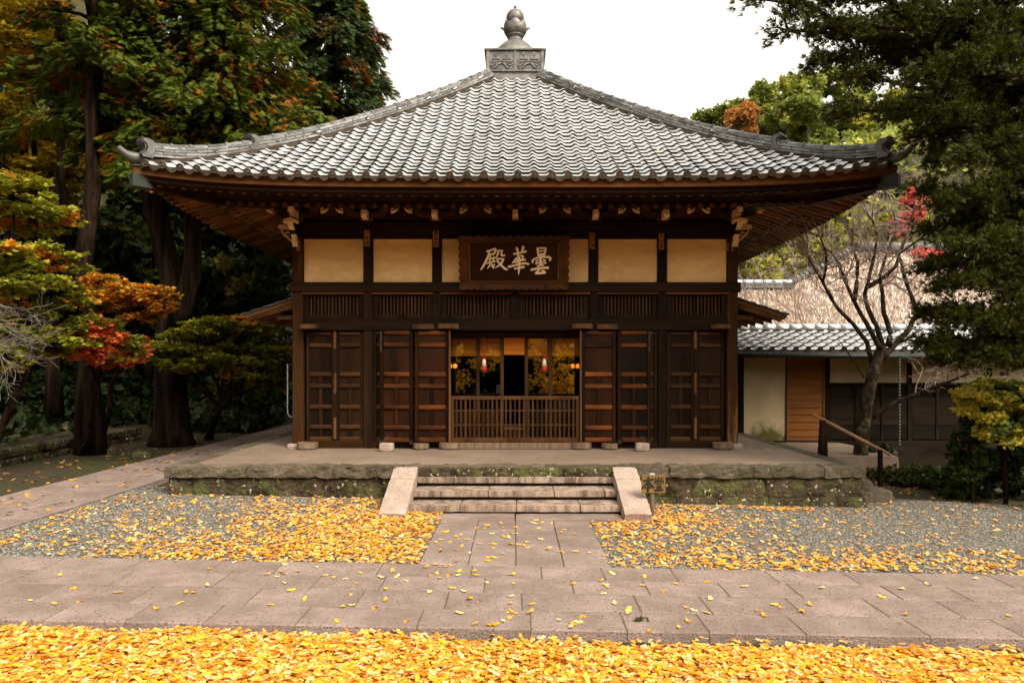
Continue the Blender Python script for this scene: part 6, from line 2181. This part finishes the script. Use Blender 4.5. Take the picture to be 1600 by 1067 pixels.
# --- right: hillside and distant trees
G3 = 'trees on the hill behind the houses'
for (x, y, D, rx, rz, mtl, n, lab) in (
        (1140, 185, 62, 3.0, 1.6, 'leaf_evergreen', 2600, 'far low green tree at the left end of the hilltop row'),
        (1160, 192, 54, 1.5, 1.2, 'leaf_rust', 1800, 'small rust orange tree peeping over the right hip'),
        (1180, 170, 60, 2.4, 2.0, 'leaf_evergreen', 3000, 'rounded green tree behind the rust orange one'),
        (1228, 170, 54, 3.0, 3.0, 'leaf_evergreen', 5200, 'big rounded yellow green tree above the right roof slope'),
        (1270, 195, 50, 2.6, 2.0, 'leaf_evergreen', 3600, 'rounded green tree just above the right ridge tile'),
        (1305, 165, 54, 2.6, 2.4, 'leaf_evergreen', 4200, 'green tree with pale trunk on the hilltop'),
        (1345, 185, 52, 2.6, 2.2, 'leaf_evergreen', 3800, 'spreading green tree beside the juniper boughs on the hilltop'),
        (1390, 170, 55, 3.0, 2.6, 'leaf_evergreen', 3800, 'hilltop tree half hidden by the juniper boughs'),
        (1450, 200, 55, 3.4, 3.0, 'leaf_evergreen', 3000, 'hilltop tree seen through gaps in the juniper'),
        (1540, 220, 52, 4.0, 3.4, 'leaf_evergreen', 3000, 'hilltop tree behind the juniper at the right edge')):
    c = at(x, y, D)
    base = Vector((c.x, c.y, terrain(c.x, c.y)))
    broadleaf('hill_tree', lab, base, clump_ring(c, (rx, rx, rz), 8, (rx * .5, rx * .5, rz * .42)), mtl, 0.36, n * 2, trunk_r=0.25, bark='bark_grey', flat=0.7, group=G3, sub=7)
for (x, y, D, rx, rz, mtl, n, lab) in (
        (1180, 430, 34, 1.5, .7, 'leaf_lime', 1900, 'lime green bush above the thatched wing'), (1215, 405, 35, 1.5, .9, 'leaf_evergreen', 1900, 'green bush on the bank above the thatched wing'),
        (1255, 385, 36, 1.6, .9, 'leaf_lime', 1900, 'lime green bush on the bank under the right eave'), (1290, 350, 38, 1.7, 1.0, 'leaf_lime', 2200, 'yellow green bush high on the bank'),
        (1325, 330, 40, 2.0, 1.3, 'leaf_evergreen', 2200, 'green bush behind the plum twigs'), (1370, 320, 40, 2.0, 1.4, 'leaf_forest', 2200, 'dark green bush behind the upper plum twigs'),
        (1400, 370, 36, 1.6, 1.0, 'leaf_lime', 1900, 'lime green bush beside the pink red maple'), (1450, 400, 36, 2.0, 1.4, 'leaf_evergreen', 2000, 'green bush behind the juniper'),
        (1350, 285, 44, 2.2, 1.4, 'leaf_dark', 2400, 'dark bush under the tip of the right eave'), (1410, 270, 44, 2.4, 1.6, 'leaf_evergreen', 2400, 'green bush above the pink red maple'), (1480, 310, 42, 2.6, 1.8, 'leaf_lime', 2400, 'yellow green bush seen through the juniper'),
        (1560, 350, 42, 3.0, 2.0, 'leaf_lime', 2400, 'yellow green bush behind the juniper at right')):
    shrub(lab, at(x, y, D), (rx, rx * .8, rz), mtl, 0.24, n * 2, group='bushes on the bank behind the houses')
broadleaf('red_maple', 'pink red maple on the bank beyond the plum tree', at(1424, 420, 27), layers([(1432, 300, 27, .5, .5, .25), (1425, 320, 27, .55, .5, .25), (1412, 345, 27, .5, .5, .22), (1440, 315, 27.4, .4, .5, .3), (1405, 362, 27, .35, .4, .15), (1430, 335, 26.8, .4, .4, .2)]), 'leaf_pinkred', 0.20, 1900, trunk_r=0.08, sub=9)
broadleaf('red_maple', 'crimson maple glimpsed behind the lower juniper boughs', at(1560, 500, 24), layers([(1450, 400, 24, .6, .6, .3), (1500, 425, 24, .8, .6, .3), (1560, 430, 24, .9, .6, .3), (1470, 450, 24, .5, .6, .25), (1590, 400, 24, .8, .6, .4)]), 'leaf_pinkred', 0.20, 2200, trunk_r=0.08, sub=8)
P = []
for _ in range(9000):
    x, y = random.uniform(8, 60), random.uniform(30, 62)
    if random.random() < 0.35 + 0.65 * (noise.noise(Vector((x * .2, y * .2, 9))) > -0.05):
        P.append((x, y, terrain(x, y) + random.uniform(0, .9)))
o = foliage('hill_foliage', None, 'leaf_evergreen', np.array(P), 0.75, SPRIG, flat=0.8)
tag(o, 'scrub covering the hillside behind the houses', kind='stuff')

# --- behind the viewer: the ginkgo that dropped the leaves, mirrored in the door glass
gk = broadleaf('ginkgo_tree', 'golden ginkgo behind the viewer, mirrored in the door glass', (-2.2, -7.5, -0.1),
               [((x, y, z), (1.1, 1.1, .55)) for (x, y, z) in ((-3, -7, 2.6), (-1.4, -6.6, 2.2), (0.5, -7.5, 2.8), (2.0, -6.8, 2.0), (3.2, -7.6, 2.7), (-2.4, -7.4, 4.2), (-.5, -7, 4.6), (1.6, -7.6, 4.4), (3, -7, 4.4), (1.2, -6.2, 1.2), (2.6, -6.4, 1.1), (-4, -7.6, 3.6), (-2.9, -6.6, 1.3))],
               'leaf_ginkgo', 0.16, 5200, trunk_r=0.28, flat=0.9, sub=12, trunk_top=(-2.0, -7.4, 4.0))
for i, (x, y) in enumerate(((-9, -13), (-3.5, -14), (2, -13.5), (7.5, -14), (13, -12))):
    broadleaf('forest_tree', ('dark evergreen behind the viewer, %s of the row' % ('first', 'second', 'third', 'fourth', 'fifth')[i]), (x, y, terrain(x, y)), clump_ring((x, y, 2.6), (2.8, 1.2, 2.8), 12, (1.8, 1.1, 1.2)), 'leaf_dark', 0.6, 5200, trunk_r=0.2, group='trees behind the viewer')

# loose stones on the gravel beds
OCT = (np.array([(1, 0, 0), (0, 1, 0), (-1, 0, 0), (0, -1, 0), (0, 0, .7), (0, 0, -.7)], dtype=float), np.array([(0, 1, 4), (1, 2, 4), (2, 3, 4), (3, 0, 4), (1, 0, 5), (2, 1, 5), (3, 2, 5), (0, 3, 5)]))
for x0, x1, fz, lab in ((-5.7, -0.94, lambda x, y: gz(x), 'loose grey stones of the gravel left of the walk'), (0.94, 8.6, grav_edge, 'loose grey stones of the gravel right of the walk')):
    P = []
    for _ in range(int(2900 * (x1 - x0))):
        x, y = random.uniform(x0, x1), PATH_Y1 + 3.9 * random.random() ** 1.15
        if y > 9.86 and abs(x) < 5.15:
            continue
        P.append((x, y, fz(x, y) + 0.002))
    n = len(P)
    tag(foliage('gravel_stones', None, 'pebble', np.array(P), 0.0095, OCT, RNG.random(n) * 6.28, RNG.normal(0, .6, n), RNG.normal(0, .6, n), var=0.45), lab, kind='stuff')

# ================================================================== FALLEN LEAVES
def carpet(name, label, pts, zf, size, lay, tilt):
    P = np.array([(x, y, zf(x, y) + lay * random.random() ** 1.5 + 0.006) for x, y in pts])
    n = len(P)
    o = foliage(name, None, 'leaf_fallen', P, size, FAN, RNG.random(n) * 6.283, RNG.normal(0, tilt, n), RNG.normal(0, tilt, n) + (RNG.random(n) < 0.35) * PI, var=0.28)
    return tag(o, label, kind='stuff')


lt = sheet(lin(-7, 7, 40), lin(0.6, 4.86, 16), lambda x, y: terrain(x, y) + 0.018 + 0.010 * noise.noise(Vector((x * 3, y * 3, 2)))).build('leaf_litter', 'litter')
tag(lt, 'matted older leaves under the golden carpet', kind='structure')
pts = []
while len(pts) < 46000:
    x, y = random.uniform(-5.4, 5.4), random.uniform(1.9, 4.94)
    if abs(x) > 0.85 * y + 0.8:
        continue
    edge = 4.86 + 0.10 * noise.noise(Vector((x * 1.6, 3, 0))) + (0.06 if x < -0.5 else -0.03)
    if y > edge and random.random() < 0.93:
        continue
    if noise.noise(Vector((x * .9, y * 1.3, 8))) < -0.42 and random.random() < 0.5:
        continue
    pts.append((x, y))
carpet('fallen_leaves', 'thick carpet of golden ginkgo leaves along the near edge', pts, lambda x, y: terrain(x, y) + 0.026, 0.037, 0.034, 0.20)
pts = []
while len(pts) < 5200:
    x, y = random.uniform(-5.6, -0.95), random.uniform(PATH_Y1 + .02, 9.86)
    d = 0.13 + 1.0 * math.exp(-((x + 1.75) / 1.1) ** 2 - ((y - 8.1) / 1.2) ** 2) + 0.5 * math.exp(-((y - 6.9) / .4) ** 2) * (x > -4)
    d *= 0.55 + 0.9 * max(0, 0.5 + noise.noise(Vector((x * 1.3, y * 1.3, 4))))
    if x < -3.4:
        d *= 0.75
    if random.random() < d:
        pts.append((x, y))
carpet('fallen_leaves', 'golden leaves strewn over the gravel left of the walk', pts, lambda x, y: gz(x) + 0.003, 0.038, 0.022, 0.22)
pts = []
while len(pts) < 3300:
    x, y = random.uniform(0.95, 8.5), random.uniform(PATH_Y1 + .02, 10.4)
    if y > 9.75 and x < 5.2:
        continue
    d = 0.06 + 1.0 * math.exp(-((x - 1.7) / .9) ** 2 - ((y - 8.7) / .9) ** 2) + 0.65 * math.exp(-((y - 7.0) / .45) ** 2) * (1 if x < 5 else .4) + 0.6 * math.exp(-((y - 9.65) / .12) ** 2) * (x < 4.2)
    d *= 0.5 + 0.9 * max(0, 0.5 + noise.noise(Vector((x * 1.3, y * 1.3, 14))))
    if random.random() < d:
        pts.append((x, y))
carpet('fallen_leaves', 'golden leaves strewn over the gravel right of the walk', pts, lambda x, y: grav_edge(x, y) + 0.003, 0.038, 0.022, 0.22)
pts = [(random.uniform(-9.3, -5.8), random.uniform(8, 22)) for _ in range(520)] + [(random.uniform(5.4, 9.5), random.uniform(10.5, 14)) for _ in range(420)]
P = np.array([(x, y, max(terrain(x, y) + .01, gz(x) + .03 if -7.1 < x < -5.7 else -9)) for x, y in pts])
tag(foliage('fallen_leaves', None, 'leaf_brown', P, 0.055, FAN, pitch=RNG.normal(0, .25, len(P)), roll=RNG.normal(0, .25, len(P))), 'brown and yellow leaves scattered over the mossy earth', kind='stuff')
# single leaves on the bare paving: each one its own
V, F = FAN
lm = [big_mesh('fallen_leaf', V * np.array((1, 1, s)), F, 'leaf_fallen') for s in (0.6, 1.3, 2.2)]
spots = []
for _ in range(130):
    y = PATH_Y0 + (PATH_Y1 - PATH_Y0) * random.random()
    x = random.gauss(-0.6, 2.4)
    if abs(x) < 0.80 * y:
        spots.append((x, y))
for _ in range(62):
    spots.append((random.uniform(-.92, .92), random.uniform(PATH_Y1, 8.5)))
lcol = [(0.76, 0.40, 0.03), (0.84, 0.58, 0.18), (0.70, 0.28, 0.01)]
for i, c in enumerate(lcol):
    mm = mat('leaf_single_%d' % i, c, rough=0.6)
    lm[i].materials[0] = mm
for i, (x, y) in enumerate(spots):
    o = bpy.data.objects.new('fallen_leaf', random.choice(lm))
    COL.objects.link(o)
    o.location = (x, y, gz(x) + 0.032)
    o.rotation_euler = (random.gauss(0, .12) + (PI if random.random() < .3 else 0), random.gauss(0, .12), random.uniform(0, 6.28))
    s = 0.042 * random.uniform(0.75, 1.25)
    o.scale = (s, s, s)
    tag(o, 'single golden ginkgo leaf lying on the bare stone paving', 'leaf', 'single leaves on the paving')
for (x, y, lab) in ((-3.1, 11.0, 'yellow leaf on the platform left of the steps'), (2.7, 10.4, 'yellow leaf on the platform right of the steps'), (-4.3, 11.6, 'yellow leaf near the left corner column'), (4.4, 11.9, 'yellow leaf near the right corner column')):
    o = bpy.data.objects.new('fallen_leaf', lm[0])
    COL.objects.link(o)
    o.location = (x, y, PZ + 0.012)
    o.rotation_euler = (0.1, 0.05, x)
    o.scale = (.05, .05, .05)
    tag(o, lab, 'leaf', 'single leaves on the platform')
# a sprig of weed in the path joint
wd = foliage('weed', None, 'leaf_forest', np.array([(0.95 + random.uniform(-.04, .06), 5.2 + random.uniform(-.02, .02), gz(1) + 0.025) for _ in range(14)]), 0.05, SPRIG, flat=0.5)
tag(wd, 'tiny green weed growing in a joint of the paved path', 'weed')

for (s, t, lab) in ((-1.0, 0.10, 'yellow leaf caught on the front eave tiles left of the finial'), (2.4, 1.3, 'yellow leaf caught on the tiles of the right half of the roof'), (-3.1, 0.9, 'yellow leaf caught on the tiles near the left hip')):
    o = bpy.data.objects.new('fallen_leaf', lm[1])
    COL.objects.link(o)
    o.matrix_basis = frame_at(0, s, t) @ Matrix.Translation((0, 0, 0.06)) @ Matrix.Rotation(s, 4, 'Z') @ Matrix.Diagonal((.045, .045, .045, 1))
    tag(o, lab, 'leaf', 'single leaves on the roof')
